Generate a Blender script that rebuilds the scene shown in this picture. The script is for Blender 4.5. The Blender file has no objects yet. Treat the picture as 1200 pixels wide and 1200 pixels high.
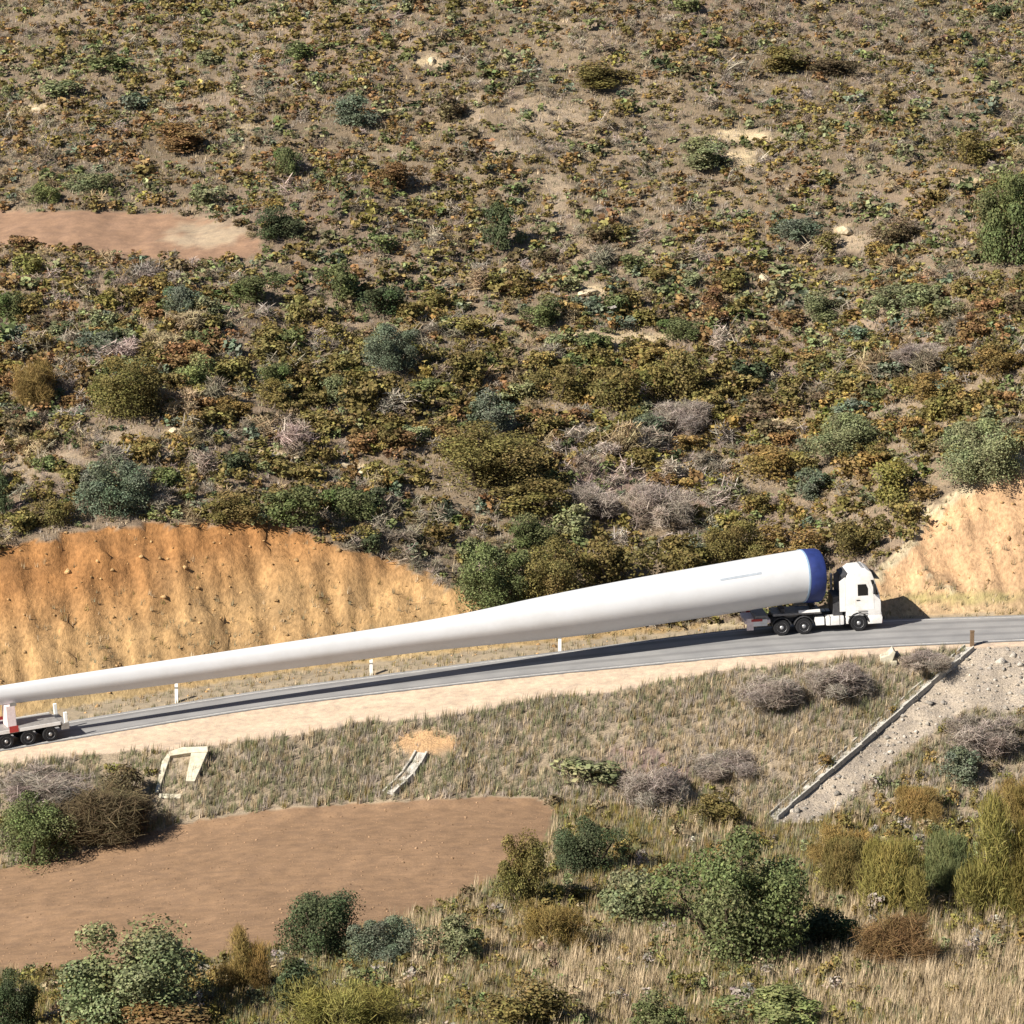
import bpy, bmesh, math, random
import numpy as np
from mathutils import Vector, Matrix

# ------------------------------------------------------------------ camera, sky, sun, exposure
scene = bpy.context.scene
col = scene.collection
F, CX, CAMY, CAMZ = 5000.0, 600.0, -250.0, 60.0          # focal length and centre in photo pixels
PITCH = math.radians(-11.43)
cam_d = bpy.data.cameras.new('camera')
cam = bpy.data.objects.new('camera', cam_d); col.objects.link(cam)
cam.location = (0, CAMY, CAMZ)
cam.rotation_euler = (math.pi/2 + PITCH, 0, 0)
cam_d.sensor_width = 36; cam_d.lens = 36*F/1200
cam_d.clip_start = 1; cam_d.clip_end = 3000
scene.camera = cam

SUN_EL, SUN_AZ = math.radians(36), math.radians(37)       # azimuth: from the left, turned this far towards the camera
to_sun = Vector((-math.cos(SUN_AZ)*math.cos(SUN_EL), -math.sin(SUN_AZ)*math.cos(SUN_EL), math.sin(SUN_EL)))
world = bpy.data.worlds.new('World'); scene.world = world
world.use_nodes = True
nt = world.node_tree
sky = nt.nodes.new('ShaderNodeTexSky'); sky.sky_type = 'NISHITA'; sky.sun_disc = False
sky.dust_density = .3; sky.air_density = .8; sky.sun_elevation = SUN_EL; sky.sun_rotation = math.atan2(to_sun.x, to_sun.y)
bg = nt.nodes['Background']; bg.inputs['Strength'].default_value = 0.05
nt.links.new(sky.outputs[0], bg.inputs[0])
sl = bpy.data.lights.new('sun', 'SUN'); sl.energy = 5.0; sl.angle = math.radians(0.5); sl.color = (1, 0.93, 0.82)
sun = bpy.data.objects.new('sun', sl); col.objects.link(sun)
sun.rotation_euler = to_sun.to_track_quat('Z', 'Y').to_euler()
scene.view_settings.view_transform = 'Standard'; scene.view_settings.look = 'None'
scene.view_settings.exposure = 0.98; scene.view_settings.gamma = 1
scene.cycles.max_bounces = 6; scene.cycles.transparent_max_bounces = 4

rng = np.random.default_rng(7)
random.seed(7)

# ------------------------------------------------------------------ projection and noise
SP, CP = math.sin(PITCH), math.cos(PITCH)
def project(x, y, z):
    dy, dz = y-CAMY, z-CAMZ
    dep = dy*CP + dz*SP
    return CX + F*x/dep, 600 - F*(-dy*SP + dz*CP)/dep
def ray(u, v):
    a, b = (u-CX)/F, (600-v)/F
    return np.array([a, CP - b*SP, SP + b*CP])
def pxm(p):                                               # pixels of the photo per metre at a point
    return F/((p[1]-CAMY)*CP + (p[2]-CAMZ)*SP)

_T = rng.random((256, 256))
def vnoise(x, y):
    x = np.asarray(x, float); y = np.asarray(y, float)
    xi, yi = np.floor(x).astype(int), np.floor(y).astype(int)
    fx, fy = x-xi, y-yi
    fx = fx*fx*(3-2*fx); fy = fy*fy*(3-2*fy)
    g = lambda i, j: _T[(xi+i) % 256, (yi+j) % 256]
    return (g(0,0)*(1-fx)+g(1,0)*fx)*(1-fy) + (g(0,1)*(1-fx)+g(1,1)*fx)*fy - 0.5
def fbm(x, y, n=4):
    r, a = 0, 1.0
    for k in range(n):
        r = r + a*vnoise(x*2**k+17*k, y*2**k+31*k); a *= 0.5
    return r
def inpoly(u, v, poly):
    u = np.asarray(u); v = np.asarray(v)
    r = np.zeros(u.shape, bool)
    n = len(poly)
    for i in range(n):
        (x0, y0), (x1, y1) = poly[i], poly[(i+1) % n]
        if y0 == y1: continue
        c = ((y0 > v) != (y1 > v)) & (u < (x1-x0)*(v-y0)/(y1-y0)+x0)
        r ^= c
    return r

# ------------------------------------------------------------------ the lie of the land
def smooth_curve(xs, ys, w=3.0):
    gx = np.arange(-420, 421, 0.5)
    g = np.interp(gx, xs, ys)
    k = int(w/0.5)
    ker = np.ones(2*k+1)/(2*k+1)
    for _ in range(2):
        g = np.convolve(np.pad(g, k, mode='edge'), ker, mode='valid')
    return lambda x: np.interp(x, gx, g)
edge_y = smooth_curve([-420,-60,-40,-30,-15.1,0,7.9,15.6,22.5,31.6,45,70,420], [-60,-22,-10.5,-6,-.6,2.4,3.4,4.4,5.0,5.3,5.0,3.0,-10])
road_z = smooth_curve([-420,-60,-40,-29.4,-15.1,0,7.9,15.6,22.5,31.6,45,70,420], [-8,-5.6,-4.4,-3.62,-2.42,-1.32,-.80,-.27,.0,.34,.8,1.2,2])
road_w = smooth_curve([-420,-60,-30,-15,-5,4,10,15,24,32,420], [6.5,6,4.7,4.5,4.9,5.8,6.8,7.4,7.3,6.8,7])
shoulder_w = smooth_curve([-420,-36,-29,-22,-15,0,9,16,22,27,40,420], [2,2,2.4,4.4,5.3,5.0,3.2,2.2,1.3,.9,1.2,1.5], 2)
hill16 = smooth_curve([-420,-60,-40,-30,-23,-16,-9.5,-2,3,10,18,23,27,32,40,60,420], [3,5,6,6.3,6.5,6.0,4.4,2.1,1.3,.8,1.0,2.4,4.6,7.6,9.5,10,6], 2)
floor_z = smooth_curve([-420,-60,-29,-15,0,15,30,60,420], [-9,-9,-8.1,-6.2,-5.7,-6.6,-7.2,-7.5,-6], 4)
def smin(a, b, k):
    h = np.clip(0.5+0.5*(b-a)/k, 0, 1)
    return b*(1-h)+a*h - k*h*(1-h)
T28, T42 = math.tan(math.radians(28)), math.tan(math.radians(43))
def land(x, y):
    """height, and a code for what the spot is: 0 lowland, 1 embankment, 2 shoulder, 3 under the road, 4 verge, 5 cut bank, 6 hillside"""
    x = np.asarray(x, float); y = np.asarray(y, float)
    e, zr, w, ws = edge_y(x), road_z(x), road_w(x), shoulder_w(x)
    ws = ws + 0.9*fbm(x*.45, y*.05+3, 3)*np.clip(ws/3, .3, 1)
    s = y-e
    # near side
    sh = zr-.03-.10*np.minimum(np.maximum(-s, 0), ws)
    emb = sh - np.maximum(-s-ws, 0)*T28 + .35*fbm(x*.5+4, y*.35, 4)*np.clip((-s-ws)/2, 0, 1)
    fl = floor_z(x) + np.maximum(-33-y, 0)*.0875 + .5*fbm(x*.12+9, y*.12, 4)*np.clip((-14-y)/12, 0, 1)
    up = -3.6 + (-60-y)*.324 + .8*fbm(x*.05, y*.05, 2)*np.clip((-70-y)/40, 0, 1)
    fl = np.where(y < -60, np.minimum(up, 58.3), fl)
    near = -smin(-emb, -fl, 1.0)
    # far side
    hx = hill16(x)
    t = (y-16)/91
    top = 28 + 2.2*np.sin(x*.045+1.1)
    hill = hx*(1-t)+top*t
    hill = np.where(y > 190, hill*0+hx*(1-174/91)+top*(174/91)+(y-190)*.06, hill)
    amp = np.clip((y-10)/14, 0.05, 1)
    hill = hill + amp*(1.5*fbm(x*.075+2, y*.075+5, 4) + .28*fbm(x*.5, y*.5+8, 3))
    d = s-w
    vw = np.interp(x, [-40, 12, 19, 60], [1.6, 1.6, .6, .6]) + np.clip(6.7-w, 0, 3)*(x < 14)
    verge = zr - .03 - np.interp(x, [-40, 12, 19, 60], [.18, .18, .04, .04])*np.exp(-((d-.9)/.45)**2)*(d > 0)
    face = verge + np.maximum(d-vw, 0)*T42
    rough = np.clip((d-vw-.3)/1.2, 0, 1)
    gull = 1.3*(.25-np.abs(vnoise(x*.8+.35*y, y*.12+40))) + .6*vnoise(x*2.3+.5*y, y*.25+9) + .7*vnoise(x*.8, y*1.2)
    face_r = face + rough*(.95*gull + .6*vnoise(x*.25, 7))
    far = smin(face_r, np.maximum(hill, verge-.05), .35)
    z = np.where(s < 0, near, far)
    onroad = (s >= 0) & (d <= 0)
    z = np.where(onroad, zr-.03-.11*np.clip((np.minimum(s, -d)-.35)/.4, 0, 1), z)
    code = np.full(z.shape, 0)
    code[(s < 0)] = 0
    code[(s < 0) & (emb > fl-.15)] = 1
    code[(s < 0) & (-s < ws)] = 2
    code[onroad] = 3
    code[(d > 0)] = 6
    code[(d > 0) & (face_r < hill) & (d > vw-.1)] = 5
    code[(d > 0) & (d <= vw)] = 4
    return z, code
def H(x, y):
    return land(x, y)[0]
def ground_at(u, v, d0=170.0, d1=420.0):
    """where the sight line through a photo pixel meets the land"""
    r = ray(u, v); k = np.arange(d0, d1, .1)/r[1]
    X, Y, Z = r[0]*k, CAMY+r[1]*k, CAMZ+r[2]*k
    hit = np.nonzero(Z <= H(X, Y))[0]
    i = hit[0] if len(hit) else len(k)-1
    return np.array([X[i], Y[i], float(H(X[i:i+1], Y[i:i+1])[0])])

# ------------------------------------------------------------------ materials
def newmat(name):
    m = bpy.data.materials.new(name); m.use_nodes = True
    t = m.node_tree; b = t.nodes['Principled BSDF']
    return m, t, b
def nd(t, typ, **kw):
    n = t.nodes.new(typ)
    for k, v in kw.items(): setattr(n, k, v)
    return n
def noise_node(t, scale, detail=4, vec=None, rough=.6):
    n = nd(t, 'ShaderNodeTexNoise'); n.inputs['Scale'].default_value = scale; n.inputs['Detail'].default_value = detail
    n.inputs['Roughness'].default_value = rough
    if vec is not None: t.links.new(vec, n.inputs['Vector'])
    return n
def ramp(t, fac, stops):
    r = nd(t, 'ShaderNodeValToRGB')
    el = r.color_ramp.elements
    while len(el) < len(stops): el.new(.5)
    for e, (p, c) in zip(el, stops): e.position = p; e.color = (*c, 1) if len(c) == 3 else c
    t.links.new(fac, r.inputs[0])
    return r
def mul(t, a, b, fac=1.0, blend='MULTIPLY'):
    m = nd(t, 'ShaderNodeMix', data_type='RGBA', blend_type=blend)
    m.inputs[0].default_value = fac
    for s, i in ((a, 6), (b, 7)):
        if hasattr(s, 'links'): t.links.new(s, m.inputs[i])
        else: m.inputs[i].default_value = (*s, 1)
    return m.outputs[2]
def bump(t, b, h, strength=.5, dist=.05):
    n = nd(t, 'ShaderNodeBump'); n.inputs['Strength'].default_value = strength; n.inputs['Distance'].default_value = dist
    t.links.new(h, n.inputs['Height']); t.links.new(n.outputs[0], b.inputs['Normal'])

def land_mat(name, fine=9.0, contrast=.55, stretch=None, bstr=.8, bdist=.12):
    m, t, b = newmat(name)
    a = nd(t, 'ShaderNodeAttribute', attribute_name='Col')
    tc = nd(t, 'ShaderNodeTexCoord')
    vec = tc.outputs['Object']
    if stretch:
        mp = nd(t, 'ShaderNodeMapping'); mp.inputs['Scale'].default_value = stretch
        t.links.new(vec, mp.inputs['Vector']); vec = mp.outputs[0]
    n1 = noise_node(t, fine, 5, vec, .7); n2 = noise_node(t, fine*.17, 4, vec, .6)
    lo, hi = 1-contrast, 1+contrast*.8
    r1 = ramp(t, n1.outputs[0], [(.28, (lo,)*3), (.72, (hi,)*3)])
    r2 = ramp(t, n2.outputs[0], [(.3, (.8, .8, .82)), (.7, (1.17, 1.14, 1.08))])
    c = mul(t, a.outputs['Color'], r1.outputs[0]); c = mul(t, c, r2.outputs[0])
    t.links.new(c, b.inputs['Base Color'])
    b.inputs['Roughness'].default_value = .95; b.inputs['Specular IOR Level'].default_value = .1
    bump(t, b, n1.outputs[0], bstr, bdist)
    return m
M = {}
M['land'] = land_mat('land')
M['bank'] = land_mat('bank', 3.4, .42, (1.3, 1.0, .7), .8, .13)
M['gravel'] = land_mat('gravel', 14, .22, None, .5, .04)
M['field'] = land_mat('field', 8, .2, (.8, 1.3, 1), .7, .06)

def foliage_mat():
    m = bpy.data.materials.new('foliage'); m.use_nodes = True
    t = m.node_tree; t.nodes.clear()
    out = nd(t, 'ShaderNodeOutputMaterial')
    a = nd(t, 'ShaderNodeAttribute', attribute_name='Col'); oi = nd(t, 'ShaderNodeObjectInfo')
    c = mul(t, a.outputs['Color'], oi.outputs['Color'])
    d = nd(t, 'ShaderNodeBsdfDiffuse'); tr = nd(t, 'ShaderNodeBsdfTranslucent'); mx = nd(t, 'ShaderNodeMixShader')
    mx.inputs[0].default_value = .18
    t.links.new(c, d.inputs[0]); t.links.new(c, tr.inputs[0])
    t.links.new(d.outputs[0], mx.inputs[1]); t.links.new(tr.outputs[0], mx.inputs[2]); t.links.new(mx.outputs[0], out.inputs[0])
    return m
M['foliage'] = foliage_mat()

def plain(name, c, rough=.6, metal=0, var=.15, scale=6, spec=.4, dirt=None):
    m, t, b = newmat(name)
    tc = nd(t, 'ShaderNodeTexCoord')
    n = noise_node(t, scale, 4, tc.outputs['Object'])
    r = ramp(t, n.outputs[0], [(.3, tuple(v*(1-var) for v in c)), (.7, tuple(min(v*(1+var*.6), 1) for v in c))])
    src = r.outputs[0]
    if dirt:
        n2 = noise_node(t, scale*.35, 5, tc.outputs['Object'], .75)
        k = ramp(t, n2.outputs[0], [(.48, (1, 1, 1)), (.75, dirt)])
        src = mul(t, src, k.outputs[0])
    t.links.new(src, b.inputs['Base Color'])
    b.inputs['Roughness'].default_value = rough; b.inputs['Metallic'].default_value = metal
    b.inputs['Specular IOR Level'].default_value = spec
    return m
M['white'] = plain('white_paint', (.72, .71, .70), .35, 0, .05, 3, .5, (.78, .74, .68))
M['blade'] = plain('blade_gelcoat', (.57, .58, .60), .42, 0, .03, .6, .4, (.9, .89, .87))
M['blue'] = plain('blue_cover', (.016, .03, .14), .6, 0, .25, 3)
M['bluestrap'] = plain('pale_blue_strap', (.25, .36, .5), .6)
M['tyre'] = plain('tyre_rubber', (.018, .018, .02), .85, 0, .3, 8, .2)
M['rim'] = plain('rim_metal', (.42, .42, .43), .45, .6, .2, 8)
M['steel'] = plain('dark_steel', (.06, .06, .065), .6, .3, .3, 5)
M['greysteel'] = plain('grey_steel', (.28, .27, .26), .55, .3, .25, 5)
M['glass'] = plain('dark_glass', (.012, .013, .015), .08, 0, .1, 2, .6)
M['black'] = plain('black_plastic', (.02, .02, .022), .6)
M['red'] = plain('red_paint', (.38, .045, .04), .5, 0, .15)
M['redlamp'] = plain('red_lamp', (.35, .02, .03), .25)
M['pinkwhite'] = plain('faded_board', (.75, .62, .60), .6)
M['lampglass'] = plain('lamp_glass', (.7, .7, .68), .15)
M['faint'] = plain('faint_print', (.36, .40, .45), .5)
M['chrome'] = plain('aluminium', (.62, .62, .62), .35, .7, .1)
M['concrete'] = plain('pale_concrete', (.52, .48, .38), .9, 0, .22, 3, .2, (.72, .66, .56))
M['greyconcrete'] = plain('grey_concrete', (.42, .40, .36), .9, 0, .25, 4, .2, (.7, .66, .58))
M['bark'] = plain('bark', (.09, .07, .05), .95, 0, .3, 9, .1)
M['wood'] = plain('weathered_wood', (.16, .11, .07), .9, 0, .3, 9, .1)
M['rock'] = plain('pale_rock', (.52, .44, .31), .95, 0, .3, 4, .1, (.65, .58, .48))
M['line'] = plain('worn_line_paint', (.55, .54, .52), .7, 0, .25, 5, .3, (.6, .58, .55))
M['whitepost'] = plain('post_plastic', (.80, .80, .77), .5, 0, .06)
def asphalt():
    m, t, b = newmat('asphalt')
    tc = nd(t, 'ShaderNodeTexCoord')
    n = noise_node(t, 30, 4, tc.outputs['Object'], .7)
    r = ramp(t, n.outputs[0], [(.3, (.18, .18, .185)), (.7, (.235, .233, .232))])
    uv = nd(t, 'ShaderNodeAttribute', attribute_name='lane')      # distance from the near edge in metres
    mp = nd(t, 'ShaderNodeMath', operation='MULTIPLY'); mp.inputs[1].default_value = 1.0
    t.links.new(uv.outputs['Fac'], mp.inputs[0])
    w = nd(t, 'ShaderNodeMath', operation='SINE'); k = nd(t, 'ShaderNodeMath', operation='MULTIPLY'); k.inputs[1].default_value = 3.6
    t.links.new(mp.outputs[0], k.inputs[0]); t.links.new(k.outputs[0], w.inputs[0])
    r2 = ramp(t, w.outputs[0], [(.0, (1.12, 1.12, 1.12)), (.9, (.86, .86, .87))])
    n2 = noise_node(t, .5, 4, tc.outputs['Object'], .6)
    r3 = ramp(t, n2.outputs[0], [(.35, (.88, .88, .88)), (.65, (1.1, 1.09, 1.07))])
    c = mul(t, mul(t, r.outputs[0], r2.outputs[0]), r3.outputs[0])
    t.links.new(c, b.inputs['Base Color']); b.inputs['Roughness'].default_value = .8
    bump(t, b, n.outputs[0], .3, .01)
    return m
M['asphalt'] = asphalt()

# ------------------------------------------------------------------ object helpers
def tag(o, label=None, cat=None, group=None, kind=None):
    if label: o['label'] = label
    if cat: o['category'] = cat
    if group: o['group'] = group
    if kind: o['kind'] = kind
    return o
def empty(name, loc=(0, 0, 0), rot=(0, 0, 0)):
    o = bpy.data.objects.new(name, None); col.objects.link(o)
    o.location = loc; o.rotation_euler = rot; o.empty_display_size = .3
    return o
def link(name, me, parent=None):
    o = bpy.data.objects.new(name, me); col.objects.link(o)
    if parent: o.parent = parent
    return o
def np_mesh(name, verts, faces_flat, loops_per, cols=None, mat=None, smooth=False):
    me = bpy.data.meshes.new(name)
    verts = np.asarray(verts, np.float32).reshape(-1, 3); ff = np.asarray(faces_flat, np.int32).ravel()
    nf = len(ff)//loops_per
    me.vertices.add(len(verts)); me.vertices.foreach_set('co', verts.ravel())
    me.loops.add(len(ff)); me.loops.foreach_set('vertex_index', ff)
    me.polygons.add(nf); me.polygons.foreach_set('loop_start', np.arange(0, len(ff), loops_per, dtype=np.int32))
    me.update(calc_edges=True)
    if cols is not None:
        at = me.color_attributes.new('Col', 'FLOAT_COLOR', 'POINT')
        c4 = np.ones((len(verts), 4), np.float32); c4[:, :3] = cols
        at.data.foreach_set('color', c4.ravel())
    if mat: me.materials.append(mat)
    if smooth: me.polygons.foreach_set('use_smooth', np.ones(nf, bool))
    return me
class MB:
    """collects boxes, prisms, tubes and lathed shapes into one mesh"""
    def __init__(s): s.bm = bmesh.new()
    def box(s, lo, hi, bev=0.0):
        lo, hi = Vector(lo), Vector(hi)
        r = bmesh.ops.create_cube(s.bm, size=1)
        for v in r['verts']:
            v.co = Vector((lo[i]+(v.co[i]+.5)*(hi[i]-lo[i]) for i in range(3)))
        if bev:
            es = list({e for v in r['verts'] for e in v.link_edges})
            bmesh.ops.bevel(s.bm, geom=es, offset=bev, segments=2, affect='EDGES', profile=.7)
        return s
    def prism(s, pts, y0, y1, bev=0.0):
        """polygon in the x-z plane pushed from y0 to y1"""
        a = [s.bm.verts.new((x, y0, z)) for x, z in pts]; b = [s.bm.verts.new((x, y1, z)) for x, z in pts]
        n = len(pts); fs = [s.bm.faces.new(a), s.bm.faces.new(b[::-1])]
        for i in range(n): fs.append(s.bm.faces.new((a[i], b[i], b[(i+1) % n], a[(i+1) % n])))
        bmesh.ops.recalc_face_normals(s.bm, faces=fs)
        if bev:
            es = list({e for f in fs for e in f.edges})
            bmesh.ops.bevel(s.bm, geom=es, offset=bev, segments=2, affect='EDGES', profile=.7)
        return s
    def lathe_y(s, prof, c, n=28):
        """profile of (radius, y) round an axis parallel to y through c"""
        rings = []
        for r, y in prof:
            rings.append([s.bm.verts.new((c[0]+r*math.cos(2*math.pi*k/n), c[1]+y, c[2]+r*math.sin(2*math.pi*k/n))) for k in range(n)])
        for a, b in zip(rings, rings[1:]):
            for k in range(n): s.bm.faces.new((a[k], a[(k+1) % n], b[(k+1) % n], b[k]))
        for ring in (rings[0], rings[-1]):
            s.bm.faces.new(ring)
        return s
    def tube(s, p, q, r0, r1=None, n=8):
        p, q = Vector(p), Vector(q); r1 = r0 if r1 is None else r1
        qt = (q-p).to_track_quat('Z', 'Y')
        A = [s.bm.verts.new(p+qt @ Vector((r0*math.cos(2*math.pi*k/n), r0*math.sin(2*math.pi*k/n), 0))) for k in range(n)]
        B = [s.bm.verts.new(q+qt @ Vector((r1*math.cos(2*math.pi*k/n), r1*math.sin(2*math.pi*k/n), 0))) for k in range(n)]
        for k in range(n): s.bm.faces.new((A[k], A[(k+1) % n], B[(k+1) % n], B[k]))
        s.bm.faces.new(A[::-1]); s.bm.faces.new(B)
        return s
    def build(s, name, mat, parent=None, smooth=False):
        bmesh.ops.recalc_face_normals(s.bm, faces=s.bm.faces[:])
        me = bpy.data.meshes.new(name); s.bm.to_mesh(me); s.bm.free()
        me.materials.append(mat)
        if smooth:
            me.polygons.foreach_set('use_smooth', np.ones(len(me.polygons), bool))
            me.set_sharp_from_angle(angle=math.radians(40))
        return link(name, me, parent)

# ------------------------------------------------------------------ the ground sheet, split where its surface changes
def steps(*segs):
    out = [segs[0][0]]
    for a, b, d in segs:
        n = max(1, round((b-a)/d)); out += list(np.linspace(a, b, n+1)[1:])
    return np.array(out)
gx = steps((-420,-120,30), (-120,-48,4), (-48,48,.34), (48,120,4), (120,420,30))
gy = steps((-300,-100,10), (-100,-66,2), (-66,-22,.5), (-22,30,.27), (30,116,.62), (116,190,3), (190,700,30))
GX, GY = np.meshgrid(gx, gy)
GZ, GC = land(GX, GY)
GU, GV = project(GX, GY, GZ)
wob = 9*fbm(GX*.5, GY*.5, 3)
FIELD = [(-90,1040),(0,1018),(100,996),(200,968),(300,951),(450,939),(560,935),(630,934),(650,950),(640,985),(600,1020),(520,1060),(400,1100),(200,1130),(0,1140),(-90,1150)]
PATCH = [(-60,247),(100,247),(190,250),(250,258),(300,280),(310,300),(240,306),(150,302),(60,290),(-60,284)]
STONY = [(1142,752),(1260,756),(1260,838),(1180,838),(1140,830),(1090,860),(1030,905),(960,965),(900,968)]
field = inpoly(GU+wob*.5, GV+wob*.35, FIELD) & (GY < 0)
patch = inpoly(GU+wob, GV+wob*.4, PATCH) & (GY > 20)
stony = inpoly(GU+wob, GV+wob*.6, STONY) & (GY < 8)
code = GC.copy()
code[field & (code <= 1)] = 7
code[patch & (code == 6)] = 8
COLS = {0: (.205,.165,.105), 1: (.295,.24,.175), 2: (.50,.395,.30), 3: (.2,.2,.2), 4: (.27,.225,.165), 5: (.46,.275,.115),
        6: (.205,.160,.112), 7: (.235,.152,.094), 8: (.25,.160,.108)}
C = np.zeros(GX.shape+(3,))
for k, c in COLS.items(): C[code == k] = c
n_a, n_b = fbm(GX*.16, GY*.16+50, 4)[..., None], fbm(GX*.06+80, GY*.06, 3)[..., None]
far_m = ((code == 6))[..., None]
C = np.where(far_m, C*(1+.45*n_a)*np.array([1,1,1])+np.clip(n_b, 0, 1)*np.array([.03,.012,.02]), C)
# the bank: redder loam near its crest, paler sand below, a greyer scree where it meets the verge
bank = code == 5
hh = (GZ-road_z(GX))
tt = np.clip((hh-3.6)/3.2+.5*fbm(GX*.25, GY*.3, 3), 0, 1)[..., None]
lowb = np.clip((2.3-hh)/2.5+.5*fbm(GX*.3+5, GY*.3, 3), 0, 1)[..., None]
right = (GX > 12)[..., None]
bc = np.where(right, np.array([.44,.285,.165]), np.array([.345,.222,.108])*(1-tt)+np.array([.285,.145,.058])*tt)
bc = bc*(1-lowb)+lowb*np.where(right, np.array([.37,.28,.17]), np.array([.315,.235,.125]))
C = np.where(bank[..., None], bc*(1+.25*n_a), C)
crest = (code == 5) & (GX > 12) & (H(GX, GY+2.0)-GZ < 1.15)
C = np.where(crest[..., None], np.array([.42,.35,.235])*(1+.35*n_a), C)
C = np.where((stony & (code <= 1))[..., None], np.array([.36,.31,.255])*(1+.3*n_a), C)
# pale bare spots: photo pixel, half sizes, tilt
SPOTS = [(870,158,48,8,2,0), (870,185,20,12,0,0), (895,327,9,8,0,0), (992,272,20,9,5,0), (690,340,24,8,18,0), (325,533,26,6,6,0), (425,549,30,6,8,0), (720,592,110,9,2,0),
         (45,128,16,6,0,0), (505,72,18,9,0,0), (640,135,50,22,0,1), (650,225,16,40,0,1), (560,130,10,20,0,1), (1130,215,20,6,0,0), (130,510,70,12,0,1), (50,545,60,16,0,1), (720,560,60,22,0,2),
         (790,585,50,20,0,2), (690,570,40,15,0,2), (1085,412,40,14,0,2), (930,440,45,12,0,2), (800,495,50,16,0,2), (500,870,36,17,5,3), (730,395,70,8,0,0), (600,175,40,8,0,1), (290,150,14,5,0,0),
         (1010,285,40,14,0,1), (270,465,12,4,0,0), (205,505,14,4,0,0), (840,430,50,10,0,2), (240,275,50,16,0,1), (760,900,55,26,0,2), (1130,700,90,7,0,4)]
SPC = [(.50,.40,.26), (.31,.245,.175), (.26,.19,.165), (.48,.31,.17), (.30,.25,.12)]
for u, v, a, b, ang, k in SPOTS:
    ca, sa = math.cos(math.radians(ang)), math.sin(math.radians(ang))
    du, dv = GU-u, GV-v
    q = ((du*ca+dv*sa)/a)**2 + ((-du*sa+dv*ca)/b)**2
    m = np.clip(1.35-q+1.6*fbm(GX*.9, GY*.9+u, 3), 0, 1)*np.clip(2.2-q, 0, 1)
    m = np.clip(m, 0, 1)*((code != 3) & (code != 2))
    C = C*(1-m[..., None]) + np.array(SPC[k])*m[..., None]
C *= (1+.20*fbm(GX*1.3, GY*1.3, 3))[..., None]
C = np.clip(C, .01, .8)
V = np.stack([GX, GY, GZ], -1).reshape(-1, 3); CC = C.reshape(-1, 3)
ny, nx = GX.shape
idx = np.arange(ny*nx).reshape(ny, nx)
quads = np.stack([idx[:-1,:-1], idx[:-1,1:], idx[1:,1:], idx[1:,:-1]], -1).reshape(-1, 4)
qc = code[:-1,:-1].reshape(-1).copy()
qcx = GX[:-1,:-1].reshape(-1)
qc[(qc == 5) & (qcx > 12)] = 9
def ground_piece(name, codes, mat, label, cat):
    f = quads[np.isin(qc, codes)]
    used = np.unique(f); mp = np.zeros(len(V), np.int32); mp[used] = np.arange(len(used))
    me = np_mesh(name, V[used], mp[f], 4, CC[used], mat, True)
    return tag(link(name, me), label, cat, kind='structure')
ground_piece('hillside', [6], M['land'], 'scrub covered hillside rising behind the road to the top of the picture', 'hillside')
ground_piece('ground', [0, 1, 3], M['land'], 'dry grassy ground and embankment falling away below the road', 'ground')
ground_piece('gravel_shoulder', [2], M['gravel'], 'pale pinkish gravel shoulder along the near side of the road', 'shoulder')
ground_piece('gravel_verge', [4], M['gravel'], 'narrow tan verge and ditch along the far side of the road', 'verge')
ground_piece('earth_bank', [5], M['bank'], 'orange eroded earth cutting behind the thin end of the blade', 'bank')
ground_piece('earth_bank', [9], M['bank'], 'pale sandy earth cutting to the right of the truck cab', 'bank')
ground_piece('dirt_track', [7], M['field'], 'wide smooth brown bare earth track below the embankment', 'track')
ground_piece('bare_field', [8], M['field'], 'pinkish bare strip of soil on the upper left hillside', 'field')

# road sheet and its painted edge lines
rx = np.arange(-70, 70.1, .5)
def strip(name, s0, s1, dz, mat, label, nacross=1, lane=False, xs=rx):
    k = np.linspace(0, 1, nacross+1)
    e, w, z = edge_y(xs), road_w(xs), road_z(xs)
    a, b = s0(w), s1(w)
    off = a[:, None]*(1-k)+b[:, None]*k
    P = np.stack([np.repeat(xs[:, None], nacross+1, 1), e[:, None]+off, np.repeat(z[:, None]+dz, nacross+1, 1)], -1)
    n, m = P.shape[:2]; I = np.arange(n*m).reshape(n, m)
    q = np.stack([I[:-1,:-1], I[1:,:-1], I[1:,1:], I[:-1,1:]], -1).reshape(-1, 4)
    me = np_mesh(name, P.reshape(-1, 3), q, 4, None, mat, True)
    if lane:
        at = me.attributes.new('lane', 'FLOAT', 'POINT'); at.data.foreach_set('value', off.ravel().astype(np.float32))
    return tag(link(name, me), label, 'road' if lane else 'road marking', kind='structure')
strip('road', lambda w: 0*w-.05, lambda w: w+.1, .0, M['asphalt'], 'grey asphalt road climbing across the picture under the blade', 12, True)
strip('road_marking', lambda w: 0*w+.22, lambda w: 0*w+.36, .006, M['line'], 'worn white line along the near edge of the road')
strip('road_marking', lambda w: w-.45, lambda w: w-.33, .006, M['line'], 'worn white line along the far edge of the road')

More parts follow.
